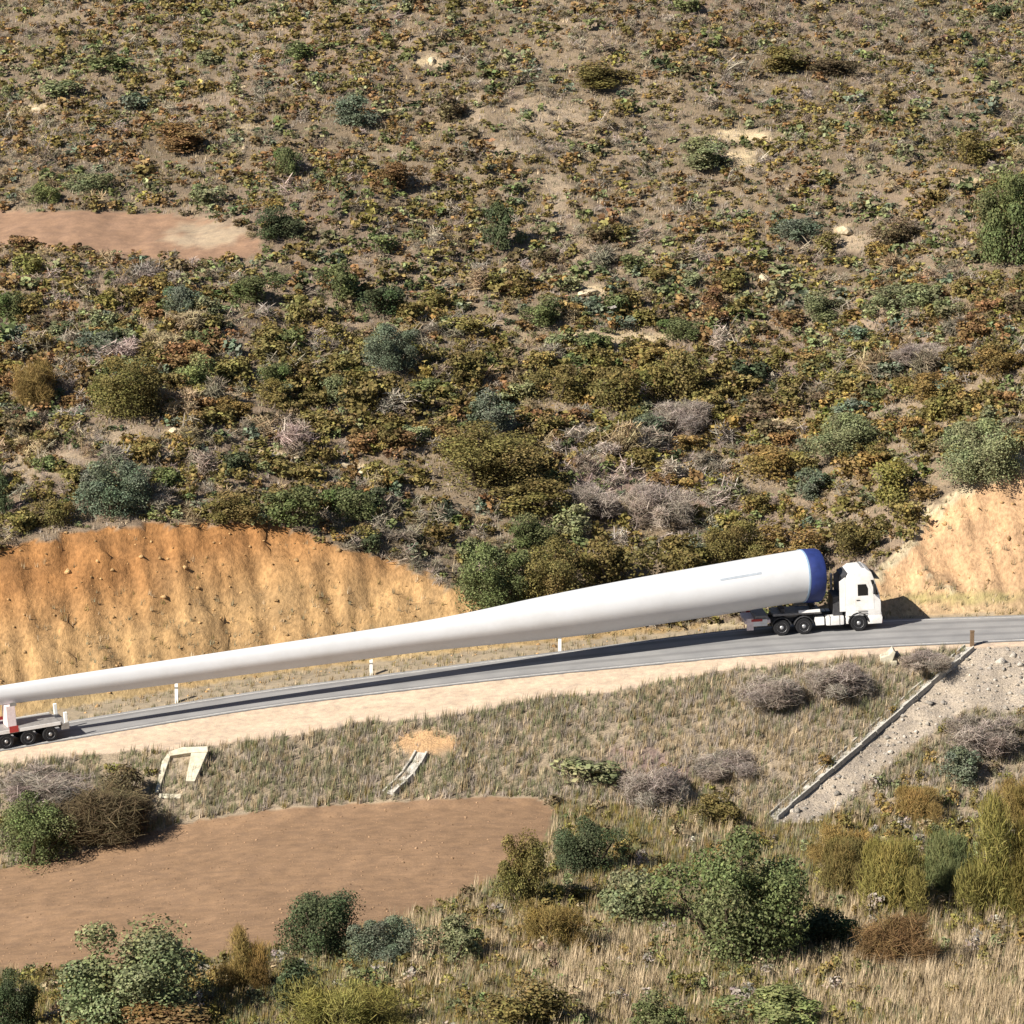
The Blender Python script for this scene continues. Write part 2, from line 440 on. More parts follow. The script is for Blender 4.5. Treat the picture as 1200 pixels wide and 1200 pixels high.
# ------------------------------------------------------------------ the blade and its tractor
def on_road(u, s, it=12):
    """point of the road at distance s from the near edge, seen at photo column u"""
    x = 0.0
    for _ in range(it):
        y = float(edge_y(x))+s; z = float(road_z(x))
        x = (u-CX)/F*((y-CAMY)*CP+(z-CAMZ)*SP)
    return np.array([x, y, z])
TC = 5.75                                                    # centre line of the tractor, metres from the near edge
pf, pr = on_road(1003, TC), on_road(915, TC)
fw = Vector(pf-pr).normalized()
yaw = math.atan2(fw.y, fw.x); pit = -math.asin(fw.z)
truck = empty('tractor_truck', Vector(pf)+Vector((0, 0, .012)), (0, pit, yaw))
tag(truck, 'white tractor truck with high cab pulling the long white blade up the road', 'truck')

def wheel(parent, x, y, r=.52, w=.30, dual=False, z=None):
    z = r if z is None else z
    h = w*(2.1 if dual else 1)/2
    sgn = -1 if y < 0 else 1
    c = (x, y-sgn*h, z)
    root = MB().lathe_y([(r*.60, -h), (r*.93, -h), (r, -h*.72), (r, h*.72), (r*.93, h), (r*.60, h)], c).build('wheel', M['tyre'], parent, True)
    cap = sgn*h
    MB().lathe_y([(r*.585, cap-.05*sgn), (r*.60, cap+.004*sgn), (r*.50, cap-.03*sgn), (r*.30, cap-.10*sgn), (r*.27, cap-.02*sgn), (r*.18, cap+.03*sgn), (r*.05, cap+.04*sgn)], c, 24).build('rim', M['rim'], root, True)
    return root
# front axle at x = 0; drive axles behind
AX1, AX2 = -3.45, -4.85
for y in (-1.25, 1.25):
    wheel(truck, 0, y)
    wheel(truck, AX1, y, dual=True); wheel(truck, AX2, y, dual=True)
ch = MB()
for y in (-.42, .42): ch.box((-6.9, y-.05, .72), (1.1, y+.05, 1.0))
for x in (-6.85, -5.6, -4.15, -2.6, -1.2, .9): ch.box((x-.06, -.368, .76), (x+.06, .368, .96))
for x in (0, AX1, AX2): ch.tube((x, -.62, .52), (x, .62, .52), .09)
ch.build('chassis_frame', M['steel'], truck)
# cab, its side outline extruded across
CABX0, CABX1 = -.78, 1.42
prof = [(-.78, .98), (-.78, 3.30), (-.62, 3.62), (-.30, 3.84), (.55, 3.90), (.86, 3.72), (1.02, 3.30), (1.36, 2.18), (1.42, 1.75), (1.42, .98)]
cab = MB().prism(prof, -1.22, 1.22, .06).build('cab', M['white'], truck, True)
bp = MB(); bp.prism([(.58, .42), (.58, .985), (1.44, .985), (1.50, .80), (1.46, .42)], -1.225, 1.225, .04)
bp.build('bumper', M['white'], truck, True)
MB().box((1.475, -1.1, .44), (1.52, 1.1, .60), .01).build('bumper_stripe', M['redlamp'], truck)
MB().prism([(-.78, .50), (-.78, .985), (-.60, .985), (-.56, .80), (-.62, .50)], -1.2, 1.2, .02).build('cab_skirt', M['white'], truck)
for s in (-1, 1):
    # wheel arch: a dark band round the front wheel
    arch = MB()
    for k in range(9):
        a0, a1 = math.pi*(.02+k*.107), math.pi*(.02+(k+1)*.107)
        arch.prism([(.60*math.cos(a0), .52+.60*math.sin(a0)), (.68*math.cos(a0), .52+.68*math.sin(a0)), (.68*math.cos(a1), .52+.68*math.sin(a1)), (.60*math.cos(a1), .52+.60*math.sin(a1))], min(s*.95, s*1.245), max(s*.95, s*1.245))
    arch.build('wheel_arch', M['black'], truck)
    yy = lambda a, b: (min(s*a, s*b), max(s*a, s*b))
    y0, y1 = yy(1.215, 1.232)
    d = MB().prism([(-.22, 1.32), (-.22, 3.10), (.62, 3.10), (.98, 2.25), (.98, 1.32)], y0, y1, .006).build('door', M['white'], truck)
    y0, y1 = yy(1.232, 1.245)
    MB().prism([(-.02, 2.26), (-.02, 2.98), (.50, 2.98), (.62, 2.70), (.62, 2.26)], y0, y1).build('window', M['glass'], d)
    y0, y1 = yy(1.232, 1.262)
    MB().box((-.12, y0, 1.95), (.10, y1, 2.0), .008).build('door_handle', M['black'], d)
    MB().box((-.02, y0, 1.10), (.55, y1, 1.16)).box((-.02, y0, 1.24), (.55, y1, 1.29)).build('cab_step', M['greysteel'], d)
    # mirrors on arms reach out beside the windscreen
    y0, y1 = yy(1.30, 1.52)
    mi = MB().box((.93, y0, 2.35), (1.08, y1, 3.0), .03).build('mirror', M['black'], truck)
    MB().tube((1.0, s*1.2, 2.92), (1.0, s*1.42, 2.92), .025).build('mirror_arm', M['black'], mi)
    MB().tube((1.05, s*1.2, 2.42), (1.0, s*1.42, 2.42), .025).build('mirror_arm', M['black'], mi)
    y0, y1 = yy(.80, 1.16)
    MB().box((1.42, y0, .84), (1.475, y1, 1.10), .015).build('headlight', M['lampglass'], truck)
    # side deflector behind the cab
    y0, y1 = yy(1.10, 1.20)
    MB().prism([(-1.16, 1.3), (-1.16, 3.2), (-.79, 3.45), (-.79, 1.3)], y0, y1).build('side_deflector', M['greysteel'] if s > 0 else M['white'], truck)
# windscreen lies on the raked front, wrapping a little on to the sides
n_ = Vector((3.30-2.18, 0, -(1.02-1.36))).normalized()
def front(t, o): return (1.02+.34*t+n_.x*o, 3.30-1.12*t+n_.z*o)
ws = MB().prism([front(.02, -.05), front(.02, .012), front(.93, .012), front(.93, -.05)], -1.16, 1.16).build('windscreen', M['glass'], truck)
MB().prism([(1.0, 3.42), (1.36, 3.30), (1.37, 3.24), (1.03, 3.28)], -1.18, 1.18).build('sun_visor', M['black'], truck)
for s in (-1, 1):
    y0, y1 = min(s*1.222, s*1.234), max(s*1.222, s*1.234)
    MB().prism([(.80, 3.22), (.985, 3.22), (1.28, 2.26), (1.10, 2.26)], y0, y1).build('quarter_window', M['glass'], truck)
gr = MB()
for k in range(5): gr.box((1.415, -.78, 1.18+k*.16), (1.445, .78, 1.28+k*.16), .01)
gr.build('grille', M['black'], truck)
wp = MB(); wp.tube((1.32, -.5, 2.30), (1.22, .15, 2.66), .015).tube((1.32, .3, 2.30), (1.22, .9, 2.66), .015); wp.build('wiper', M['black'], truck)
MB().prism([(-.95, 3.35), (-.60, 3.60), (-.60, 3.68), (-1.0, 3.50)], -1.05, 1.05).build('roof_spoiler', M['steel'], truck)
bea = MB()
bea.box((.28, -.75, 3.92), (.42, .75, 3.98), .01); bea.build('light_bar', M['chrome'], truck)
# behind the cab: exhaust stack, air tanks and equipment rack
MB().box((-1.55, -1.0, 1.0), (-.98, 1.0, 2.25), .03).build('equipment_rack', M['steel'], truck)
MB().tube((-1.35, .95, 1.0), (-1.35, .95, 3.3), .09, n=14).build('exhaust_stack', M['chrome'], truck, True)
for s in (-1, 1):
    y0, y1 = (-1.22, -.50) if s < 0 else (.50, 1.22)
    ft = MB().box((-2.05, y0, .46), (-.92, y1, 1.02), .10).build('fuel_tank', M['white'], truck, True)
    for x in (-1.8, -1.2): MB().box((x-.03, y0-.006, .45), (x+.03, y1+.006, 1.03), .02).build('tank_strap', M['greysteel'], ft)
    MB().box((-2.72, y0+.08, .50), (-2.15, y1-.02, .98), .03).build('battery_box', M['white'], truck)
    # white mudguards over the drive wheels
    for ax in (AX1, AX2):
        g = MB()
        for k in range(8):
            a0, a1 = math.pi*(.06+k*.11), math.pi*(.06+(k+1)*.11)
            g.prism([(ax+.60*math.cos(a0), .52+.60*math.sin(a0)), (ax+.63*math.cos(a0), .52+.63*math.sin(a0)), (ax+.63*math.cos(a1), .52+.63*math.sin(a1)), (ax+.60*math.cos(a1), .52+.60*math.sin(a1))], min(s*.58, s*1.24), max(s*.58, s*1.24))
        g.build('mudguard', M['steel'], truck)
# turntable bed that carries the blade root
MB().box((-5.35, -1.0, 1.20), (-2.3, 1.0, 1.34), .02).box((-4.9, -.6, 1.0), (-3.3, .6, 1.2)).build('turntable_bed', M['greysteel'], truck)
MB().box((-3.75, -1.15, 1.345), (-2.4, -1.0, 1.52), .02).box((-3.75, 1.0, 1.345), (-2.4, 1.15, 1.52), .02).build('bed_side_rail', M['white'], truck)
cr = MB()
for x in (-4.7, -2.75):
    cr.prism([(x-.12, 1.345), (x-.12, 1.62), (x+.12, 1.62), (x+.12, 1.345)], -.9, .9)
cr.build('root_cradle', M['steel'], truck)
# tail of the tractor: platform, red and white boards, lamps
MB().box((-7.15, -1.2, .86), (-5.55, 1.2, 1.06), .02).build('tail_platform', M['pinkwhite'], truck)
for s in (-1, 1):
    y0, y1 = (-1.235, -1.205) if s < 0 else (1.205, 1.235)
    b = MB().box((-7.05, y0, .46), (-6.62, y1, 1.20), .01).build('side_board', M['pinkwhite'], truck)
    st = MB(); st.box((-6.62, y0+.002, .70), (-5.75, y1-.002, 1.12), .01); st.build('side_panel', M['white'], truck)
    MB().box((-6.75, y0-.006, 1.0), (-6.05, y1+.006, 1.16)).build('red_panel', M['red'], truck)
    MB().box((-7.19, s*.95-.18, .62), (-7.151, s*.95+.18, .80), .01).build('tail_lamp', M['redlamp'], truck)
MB().box((-6.5, -1.1, 1.062), (-5.7, 1.1, 1.30), .03).build('tool_chest', M['greysteel'], truck)

# blade: photo column, top and bottom rows of its outline
BL = [(-330,861,869), (-240,845,860), (-120,824,844), (0,803.5,826), (100,788,814.5), (200,773,802), (300,758,789), (400,743,776), (500,727.5,763), (560,716,757), (620,702.5,751),
      (680,690.5,745), (740,679,736), (800,668.5,727), (860,658,717.5), (910,649.5,708.5), (948,643.5,704)]
root_p = on_road(965, TC)
tail_p = on_road(18, 1.5)
def blade_axis(u, v):
    x = 0.0
    for _ in range(15):
        k = (x-tail_p[0])/(root_p[0]-tail_p[0])
        y = tail_p[1]+(root_p[1]-tail_p[1])*k
        r = ray(u, v); q = (y-CAMY)/r[1]; x = r[0]*q
    return np.array([x, y, CAMZ+r[2]*q])
us = np.array([b[0] for b in BL], float)
uu = np.concatenate([np.linspace(-330, 942, 70)])
tops = np.interp(uu, us, [b[1] for b in BL]); bots = np.interp(uu, us, [b[2] for b in BL])
ker = np.array([1, 2, 3, 2, 1])/9
tops = np.concatenate([tops[:2], np.convolve(tops, ker, 'valid'), tops[-2:]]); bots = np.concatenate([bots[:2], np.convolve(bots, ker, 'valid'), bots[-2:]])
def blade_section(u, t, b, grow=0.0, n=40):
    c = blade_axis(u, (t+b)/2)
    hgt = (b-t)/pxm(c)/math.cos(math.radians(12.8))/2+grow
    k = np.clip((u+330)/(948+330), 0, 1)
    ratio = np.interp(k, [0, .25, .5, .68, .82, .93, 1], [.34, .44, .60, .72, .88, .97, 1.0])
    round_ = np.interp(k, [0, .5, .8, .95, 1], [0, .1, .5, 1, 1])
    hgt_true = hgt*(1 if ratio > .9 else 1)
    a = np.linspace(0, 2*np.pi, n, endpoint=False)
    zz = np.sin(a)*hgt_true; th = np.cos(a)*hgt*ratio
    # an aerofoil held leading edge up: thick above, thin towards the trailing edge below
    air = np.where(zz < 0, 1-.55*(np.abs(zz)/hgt_true)**1.3, 1.0)
    th = th*(round_+(1-round_)*air)
    return c, th, zz
ax_d = Vector((root_p[0]-tail_p[0], root_p[1]-tail_p[1], 0)).normalized()
perp = np.array([-ax_d.y, ax_d.x, 0])
def loft(name, secs, mat, parent, cap0=True, cap1=True):
    bm = bmesh.new(); rings = []
    for c, th, zz in secs:
        rings.append([bm.verts.new(c+perp*t+np.array([0, 0, z])) for t, z in zip(th, zz)])
    n = len(rings[0])
    for a, b in zip(rings, rings[1:]):
        for k in range(n): bm.faces.new((a[k], a[(k+1) % n], b[(k+1) % n], b[k]))
    if cap0: bm.faces.new(rings[0])
    if cap1: bm.faces.new(rings[-1])
    bmesh.ops.recalc_face_normals(bm, faces=bm.faces[:])
    me = bpy.data.meshes.new(name); bm.to_mesh(me); bm.free(); me.materials.append(mat)
    me.polygons.foreach_set('use_smooth', np.ones(len(me.polygons), bool)); me.set_sharp_from_angle(angle=math.radians(45))
    return link(name, me, parent)
blade = empty('wind_turbine_blade', (0, 0, 0))
tag(blade, 'very long white wind turbine blade tapering from the truck to the road bend', 'turbine blade')
loft('shell', [blade_section(u, t, b) for u, t, b in zip(uu, tops, bots)], M['blade'], blade)
last = (tops[-1], bots[-1])
def shifted(u, grow):
    k = (u-948); return blade_section(u, last[0]-k*.05, last[1]-k*.05, grow)
cov = loft('root_cover', [shifted(940, .02), shifted(941, .045), shifted(956, .045), shifted(958, .0)], M['blue'], blade)
loft('cover_strap', [shifted(937.5, .012), shifted(937.6, .03), shifted(939.5, .03), shifted(939.6, .012)], M['bluestrap'], cov, False, False)
# faint printed strip near the root, laid on the curved side that faces the camera
bm = bmesh.new(); prev = None
for u in np.linspace(836, 884, 14):
    t = np.interp(u, uu, tops); b = np.interp(u, uu, bots)
    c, th, zz = blade_section(u, t, b, .006, 200)
    sel = [i for i in range(200) if th[i] < 0 and .52 < zz[i]/zz.max() < .62]
    sel.sort(key=lambda i: zz[i])
    ring = [bm.verts.new(c+perp*th[i]+np.array([0, 0, zz[i]])) for i in (sel[0], sel[len(sel)//2], sel[-1])]
    if prev:
        for k in range(2): bm.faces.new((prev[k], ring[k], ring[k+1], prev[k+1]))
    prev = ring
me = bpy.data.meshes.new('printed_strip'); bm.to_mesh(me); bm.free(); me.materials.append(M['faint']); link('printed_strip', me, blade)

# ------------------------------------------------------------------ steerable rear dolly under the thin end
DC = 1.6
p1, p0 = on_road(78, DC), on_road(-40, DC)
fw = Vector(p1-p0).normalized()
dolly = empty('blade_dolly', Vector(p1)+Vector((0, 0, .012)), (0, -math.asin(fw.z), math.atan2(fw.y, fw.x)))
tag(dolly, 'low steerable trailer dolly with white rail carrying the thin end of the blade', 'trailer')
for x in (-1.3, -2.65, -4.0):
    for y in (-1.25, 1.25): wheel(dolly, x, y, .46, .28, True)
df = MB()
for y in (-.4, .4): df.box((-6.5, y-.07, .62), (-.1, y+.07, .92))
for x in (-6.3, -4.6, -3.3, -2.0, -.3): df.box((x-.06, -.328, .66), (x+.06, .328, .88))
for x in (-1.3, -2.65, -4.0): df.tube((x, -.6, .46), (x, .6, .46), .08)
df.build('dolly_frame', M['steel'], dolly)
MB().box((-6.4, -1.2, .98), (-.6, 1.2, 1.08), .02).build('deck', M['greysteel'], dolly)
for s in (-1, 1):
    y0, y1 = (-1.25, -1.205) if s < 0 else (1.205, 1.25)
    MB().box((-6.4, y0, .93), (-.62, y1, 1.13), .01).build('side_rail', M['white'], dolly)
    y0, y1 = (-1.27, -1.252) if s < 0 else (1.252, 1.27)
    MB().box((-3.75, y0, .95), (-3.2, y1, 1.34), .005).build('red_panel', M['red'], dolly)
MB().box((-.58, -1.22, .60), (-.10, 1.22, .98), .03).build('front_box', M['greysteel'], dolly)
for y in (-1.12, 1.12): MB().box((-.36, y-.09, .985), (-.16, y+.09, 1.62), .02).build('marker_post', M['whitepost'], dolly)
# cradle that holds the blade: two arms and a saddle shaped to its outline
cx = -3.2
wpnt = dolly.matrix_basis @ Vector((cx, 0, 0))
kx = np.interp(wpnt.x, [blade_axis(u, (t+b)/2)[0] for u, t, b in zip(uu, tops, bots)], uu)
c_, th_, zz_ = blade_section(kx, np.interp(kx, uu, tops), np.interp(kx, uu, bots))
base_z = (c_[2]+zz_.min())-wpnt.z
cd = MB()
cd.box((cx-.45, -.5, 1.085), (cx+.1, .5, max(1.2, base_z-.02)), .02)
cd.build('cradle', M['pinkwhite'], dolly)
arm = MB()
for y in (-.5, .44): arm.box((cx-.2, y, base_z-.05), (cx+.2, y+.06, base_z+.18), .01)
arm.build('cradle_arm', M['greysteel'], dolly)

# ------------------------------------------------------------------ roadside posts, drains, stones
def post(u, v, hpx, label):
    p = ground_at(u, v)
    h = hpx/pxm(p)/.97
    o = empty('delineator_post', p-np.array([0, 0, .05])); tag(o, label, 'marker post', 'white marker posts along the road')
    MB().prism([(-.10, 0), (.10, 0), (.10, h), (-.10, h*.94)], -.06, .06, .015).build('post_body', M['whitepost'], o)
    MB().box((-.103, -.063, h*.72), (.103, .063, h*.82)).build('reflector_band', M['greysteel'], o)
for u, s, hp, lb in ((207, 4.75, 24, 'white marker post under the blade nearest the rear dolly'), (435, 4.85, 20, 'white marker post under the middle of the blade'), (656, 5.75, 22, 'white marker post under the blade nearest the truck')):
    q = on_road(u, s); uu_, vv_ = project(q[0], q[1], q[2]); post(u, float(vv_), hp, lb)
p = ground_at(1139, 757)
o = empty('wooden_post', p-np.array([0, 0, .1])); tag(o, 'short brown wooden post at the top of the long drain', 'post')
MB().box((-.12, -.12, 0), (.12, .12, 1.0), .02).build('post_body', M['wood'], o)
MB().box((-.14, -.14, 1.0), (.14, .14, 1.06), .02).build('cap', M['wood'], o)

def chute(name, pts, width, label, mat, seg=9, wall=.16, jitter=.04, floor_only=False):
    P = [ground_at(*q) for q in pts]
    root = empty(name, P[0]); tag(root, label, 'drain')
    line = []
    for a, b in zip(P, P[1:]):
        L = np.linalg.norm(b-a); n = max(1, int(round(L/seg)))
        for k in range(n): line.append((a+(b-a)*k/n, a+(b-a)*(k+1)/n))
    for a, b in line:
        a, b = a.copy(), b.copy()
        a[2] = H(a[0], a[1])+.05+random.uniform(-jitter, jitter); b[2] = H(b[0], b[1])+.05
        d = Vector(b-a); L = d.length-.05
        rot = d.to_track_quat('X', 'Z').to_euler()
        m = MB()
        m.box((0, -width/2, -.12), (L, width/2, .03))
        if not floor_only:
            m.box((.002, -width/2-wall, -.15), (L-.002, -width/2-.002, .17)); m.box((.002, width/2+.002, -.15), (L-.002, width/2+wall, .17))
        s = m.build('channel_segment', mat, root)
        s.location = Vector(a)-root.location; s.rotation_euler = (rot.x+random.uniform(-.03, .03), rot.y, rot.z+random.uniform(-.03, .03))
    return root
chute('drain_channel', [(1136-231*k/14, 760+200*k/14) for k in range(15)], .55, 'long straight concrete drain running down the stony slope from the road', M['greyconcrete'], 1.2, .10)
chute('drain_channel', [(494,884), (478,908), (455,932)], .6, 'short broken pale drain below the orange patch of the embankment', M['greyconcrete'], .8, .12, .08)

# culvert headwall, a pale portal in the embankment
p = ground_at(207, 934)
k = 1/pxm(p)/.97
hw = empty('culvert_headwall', p-np.array([0, 0, .02]), (math.radians(-58), 0, math.radians(-6))); tag(hw, 'cream concrete culvert portal set into the embankment by dark bushes', 'culvert')
MB().prism([(-.80, 2.90), (-.92, 3.22), (-.2, 3.62), (1.32, 3.75), (1.40, 3.30), (.4, 3.20)], -.30, .7, .04).build('lintel', M['concrete'], hw)
MB().prism([(-1.24, 0), (-1.06, 0), (-.78, 2.88), (-.94, 3.18), (-1.2, 2.5)], -.26, .7, .03).build('wing_wall', M['concrete'], hw)
MB().prism([(.42, .95), (.95, .95), (1.14, 2.0), (1.36, 3.28), (.42, 3.19)], -.28, .7, .03).build('wing_wall', M['concrete'], hw)
MB().prism([(-1.05, .0), (.45, .0), (.42, 3.15), (-.76, 2.9)], -.05, .3).build('back_wall', plain('stained_wall', (.30, .24, .17), .9, 0, .3, 3), hw)
MB().box((-1.0, -.2, -.35), (.3, .4, -.01), .04).build('apron', M['concrete'], hw)
p = ground_at(1041, 776)
bx = empty('drain_inlet', p-np.array([0, 0, .1])); tag(bx, 'small white concrete drain inlet at the shoulder below the truck cab', 'drain inlet')
MB().prism([(-.45, -.2), (.12, -.2), (.42, .72), (.28, .85), (-.02, .52), (-.5, .38)], -.2, .9, .04).build('inlet_wall', M['concrete'], bx)
MB().box((.1, -.35, -.25), (.5, .15, .18), .04).build('apron', M['concrete'], bx)

_rk = []
for k in range(5):
    bm = bmesh.new(); bmesh.ops.create_icosphere(bm, subdivisions=2, radius=.5)
    for v in bm.verts:
        q = v.co*3
        v.co *= 1+.5*float(vnoise(q.x+k*9+q.z, q.y+k*5)); v.co.z *= .62
        v.co = Vector((round(v.co.x*7)/7*.5+v.co.x*.5, round(v.co.y*7)/7*.5+v.co.y*.5, v.co.z))
    me = bpy.data.meshes.new('rock'); bm.to_mesh(me); bm.free(); me.materials.append(M['rock']); _rk.append(me)
def rock(u, v, wpx, hpx, label, group=None):
    p = ground_at(u, v); s = pxm(p)
    o = link('rock', random.choice(_rk)); tag(o, label, 'rock', group)
    o.location = p+np.array([0, 0, .05]); o.scale = (wpx/s, wpx/s*random.uniform(.6, .9), hpx/s*1.4); o.rotation_euler = (random.uniform(-.2, .2), random.uniform(-.2, .2), random.uniform(0, 6))
for u, v, w_, h_, lb in [(318,534,30,9,'flat pale rock at the left end of the ledge behind the bank'), (345,538,16,7,'small pale rock second along the ledge behind the bank'), (372,541,18,8,'pale rock in the middle of the ledge behind the bank'),
        (400,547,20,9,'pale rock fourth along the ledge behind the bank'), (430,553,34,10,'long pale rock at the right end of the ledge'), (990,272,26,14,'cream rock beside the dark olive bush on the upper slope'),
        (690,344,30,10,'slanting cream rock alone in mid slope'), (895,328,14,14,'small upright cream rock right of mid slope'), (203,506,12,8,'small pale rock above the dark round bush'), (506,73,16,12,'pale rock high on the slope near the top'),
        (42,130,14,8,'small pale rock high at the left edge')]:
    rock(u, v, w_, h_, lb)

# ------------------------------------------------------------------ plants
TINT = dict(olive=(.172,.142,.055), rust=(.195,.125,.060), sage=(.190,.200,.105), green=(.130,.148,.064), dark=(.078,.095,.050), teal=(.140,.162,.112),
            mauve=(.33,.282,.238), yellow=(.215,.190,.062), lime=(.215,.240,.098), tan=(.32,.25,.155), ochre=(.235,.168,.064), brown=(.130,.102,.060), grey=(.25,.215,.165))
def unit(v): return v/np.maximum(np.linalg.norm(v, axis=-1, keepdims=True), 1e-6)
def leaf_cloud(r, n, nl, leaf, style='round'):
    """leaf quads filling a dome one unit wide and one unit high; returns verts (n*4,3) and colour factors (n*4,3), and the lobe centres"""
    th = r.uniform(0, 2*np.pi, nl); rad = .35*np.sqrt(r.random(nl)); zc = .16+.60*r.random(nl)*(1-1.3*rad)
    cen = np.stack([rad*np.cos(th), rad*np.sin(th), zc], -1); R = r.uniform(.10, .23, nl)*(1.0 if nl < 15 else .88)
    cen[0] = (r.normal(0, .06), r.normal(0, .06), .36); R[0] = .24
    k = r.integers(0, nl, n)
    d = unit(r.normal(size=(n, 3))+np.array([0, 0, .35]))
    if style == 'broom':                                      # fine upright sprays
        P = cen[k]+d*(R[k]*(.45+.62*r.random(n)))[:, None]
        low = r.random(n) < .35; P[low, 2] *= r.uniform(.05, .7, low.sum())
        nrm = unit(r.normal(size=(n, 3))*np.array([1, 1, .3]))
        up = unit(r.normal(0, .5, (n, 3))+d*.6+np.array([0, 0, .9]))
    elif style == 'twig':
        P = cen[k]+d*(R[k]*(.25+.85*r.random(n)))[:, None]
        low = r.random(n) < .3; P[low, 2] *= r.uniform(.05, .7, low.sum())
        nrm = unit(r.normal(size=(n, 3)))
        up = unit(r.normal(0, .75, (n, 3))+d*.5+np.array([0, 0, .7]))
    else:
        P = cen[k]+d*(R[k]*(.35+.66*r.random(n)**.6))[:, None]
        if style == 'round':                                  # some leaves fill the middle down to the ground
            low = r.random(n) < .22
            P[low, 2] *= r.uniform(.05, .6, low.sum())
        nrm = unit(d*.9+r.normal(0, .55, (n, 3)))
        up = unit(r.normal(size=(n, 3))+np.array([0, 0, .5]))
    P[:, 2] = np.clip(P[:, 2], .01, None)
    tx = unit(np.cross(up, nrm)); ty = unit(np.cross(nrm, tx))
    s = leaf*r.uniform(.55, 1.35, n)[:, None]
    wx, wy = {'broom': (.09 if n > 2000 else .17, 1.5), 'twig': (.045 if n > 2000 else .075, 1.6)}.get(style, (.62, 1.0))
    q = np.stack([P-tx*s*wx*.5-ty*s*wy*.5, P+tx*s*wx*.6-ty*s*wy*.3, P+tx*s*wx*.35+ty*s*wy*.55, P-tx*s*wx*.5+ty*s*wy*.35], 1)
    lobe = r.uniform(.78, 1.24, (nl, 1))*np.clip(1+r.normal(0, .02 if style == 'twig' else .04, (nl, 3)), .7, 1.3)
    c = lobe[k]*r.uniform(.62, 1.38, (n, 1))*np.clip(1+r.normal(0, .03, (n, 3)), .8, 1.2)
    return q.reshape(-1, 3), np.repeat(c, 4, 0), cen
def quad_idx(nv): return np.arange(nv).reshape(-1, 4)
PROTO = {}
def proto(kind, seed):
    key = (kind, seed)
    if key in PROTO: return PROTO[key]
    r = np.random.default_rng(100+seed*17+len(kind))
    if kind == 'tiny': v, c, cen = leaf_cloud(r, 104, 6, .138)
    elif kind == 'speck': v, c, cen = leaf_cloud(r, 52, 5, .18)
    elif kind == 'tinytwig': v, c, cen = leaf_cloud(r, 66, 6, .34, 'twig')
    elif kind == 'weed': v, c, cen = leaf_cloud(r, 160, 7, .11)
    elif kind == 'small': v, c, cen = leaf_cloud(r, 900, 9, .072)
    elif kind == 'medium': v, c, cen = leaf_cloud(r, 5000, 13, .034)
    elif kind == 'large': v, c, cen = leaf_cloud(r, 19000, 22, .0175)
    elif kind == 'broom': v, c, cen = leaf_cloud(r, 15000, 14, .046, 'broom')
    elif kind == 'smalltwig': v, c, cen = leaf_cloud(r, 800, 9, .20, 'twig')
    elif kind == 'twig': v, c, cen = leaf_cloud(r, 9000, 18, .10, 'twig')
    PROTO[key] = (v, c, cen)
    return PROTO[key]
MESH = {}
def crown_mesh(kind, seed):
    key = (kind, seed)
    if key not in MESH:
        v, c, cen = proto(kind, seed)
        MESH[key] = np_mesh('crown', v, quad_idx(len(v)), 4, c, M['foliage'])
        m = MB()
        for q in cen[:7]: m.tube((q[0]*.12, q[1]*.12, -.03), tuple(q*np.array([.9, .9, .95])), .028, .008, 5)
        bmesh.ops.recalc_face_normals(m.bm, faces=m.bm.faces[:])
        me = bpy.data.meshes.new('stems'); m.bm.to_mesh(me); m.bm.free(); me.materials.append(M['bark'])
        MESH[key, 's'] = me
    return MESH[key], MESH[key, 's']
TAKEN = []
def bush(u, vbase, wpx, hpx, kind, tint, label, name='shrub', cat='bush', group=None, gain=1.0):
    p = ground_at(u, vbase); s = pxm(p)
    w, h = wpx/s*1.14, hpx/s/.97*1.08
    sd = random.randint(0, 3)
    cm, sm = crown_mesh(kind, sd)
    o = empty(name, p-np.array([0, 0, .06]), (0, 0, random.uniform(0, 6.28))); tag(o, label, cat, group)
    c = link('crown', cm, o); c.scale = (w*random.uniform(.95, 1.1), w*random.uniform(.75, 1.05), h)
    t = np.array(TINT[tint])*gain; c.color = (*t, 1)
    st = link('stems', sm, o); st.scale = (w, w, h)
    TAKEN.append((p[0], p[1], w*.42))
    return o
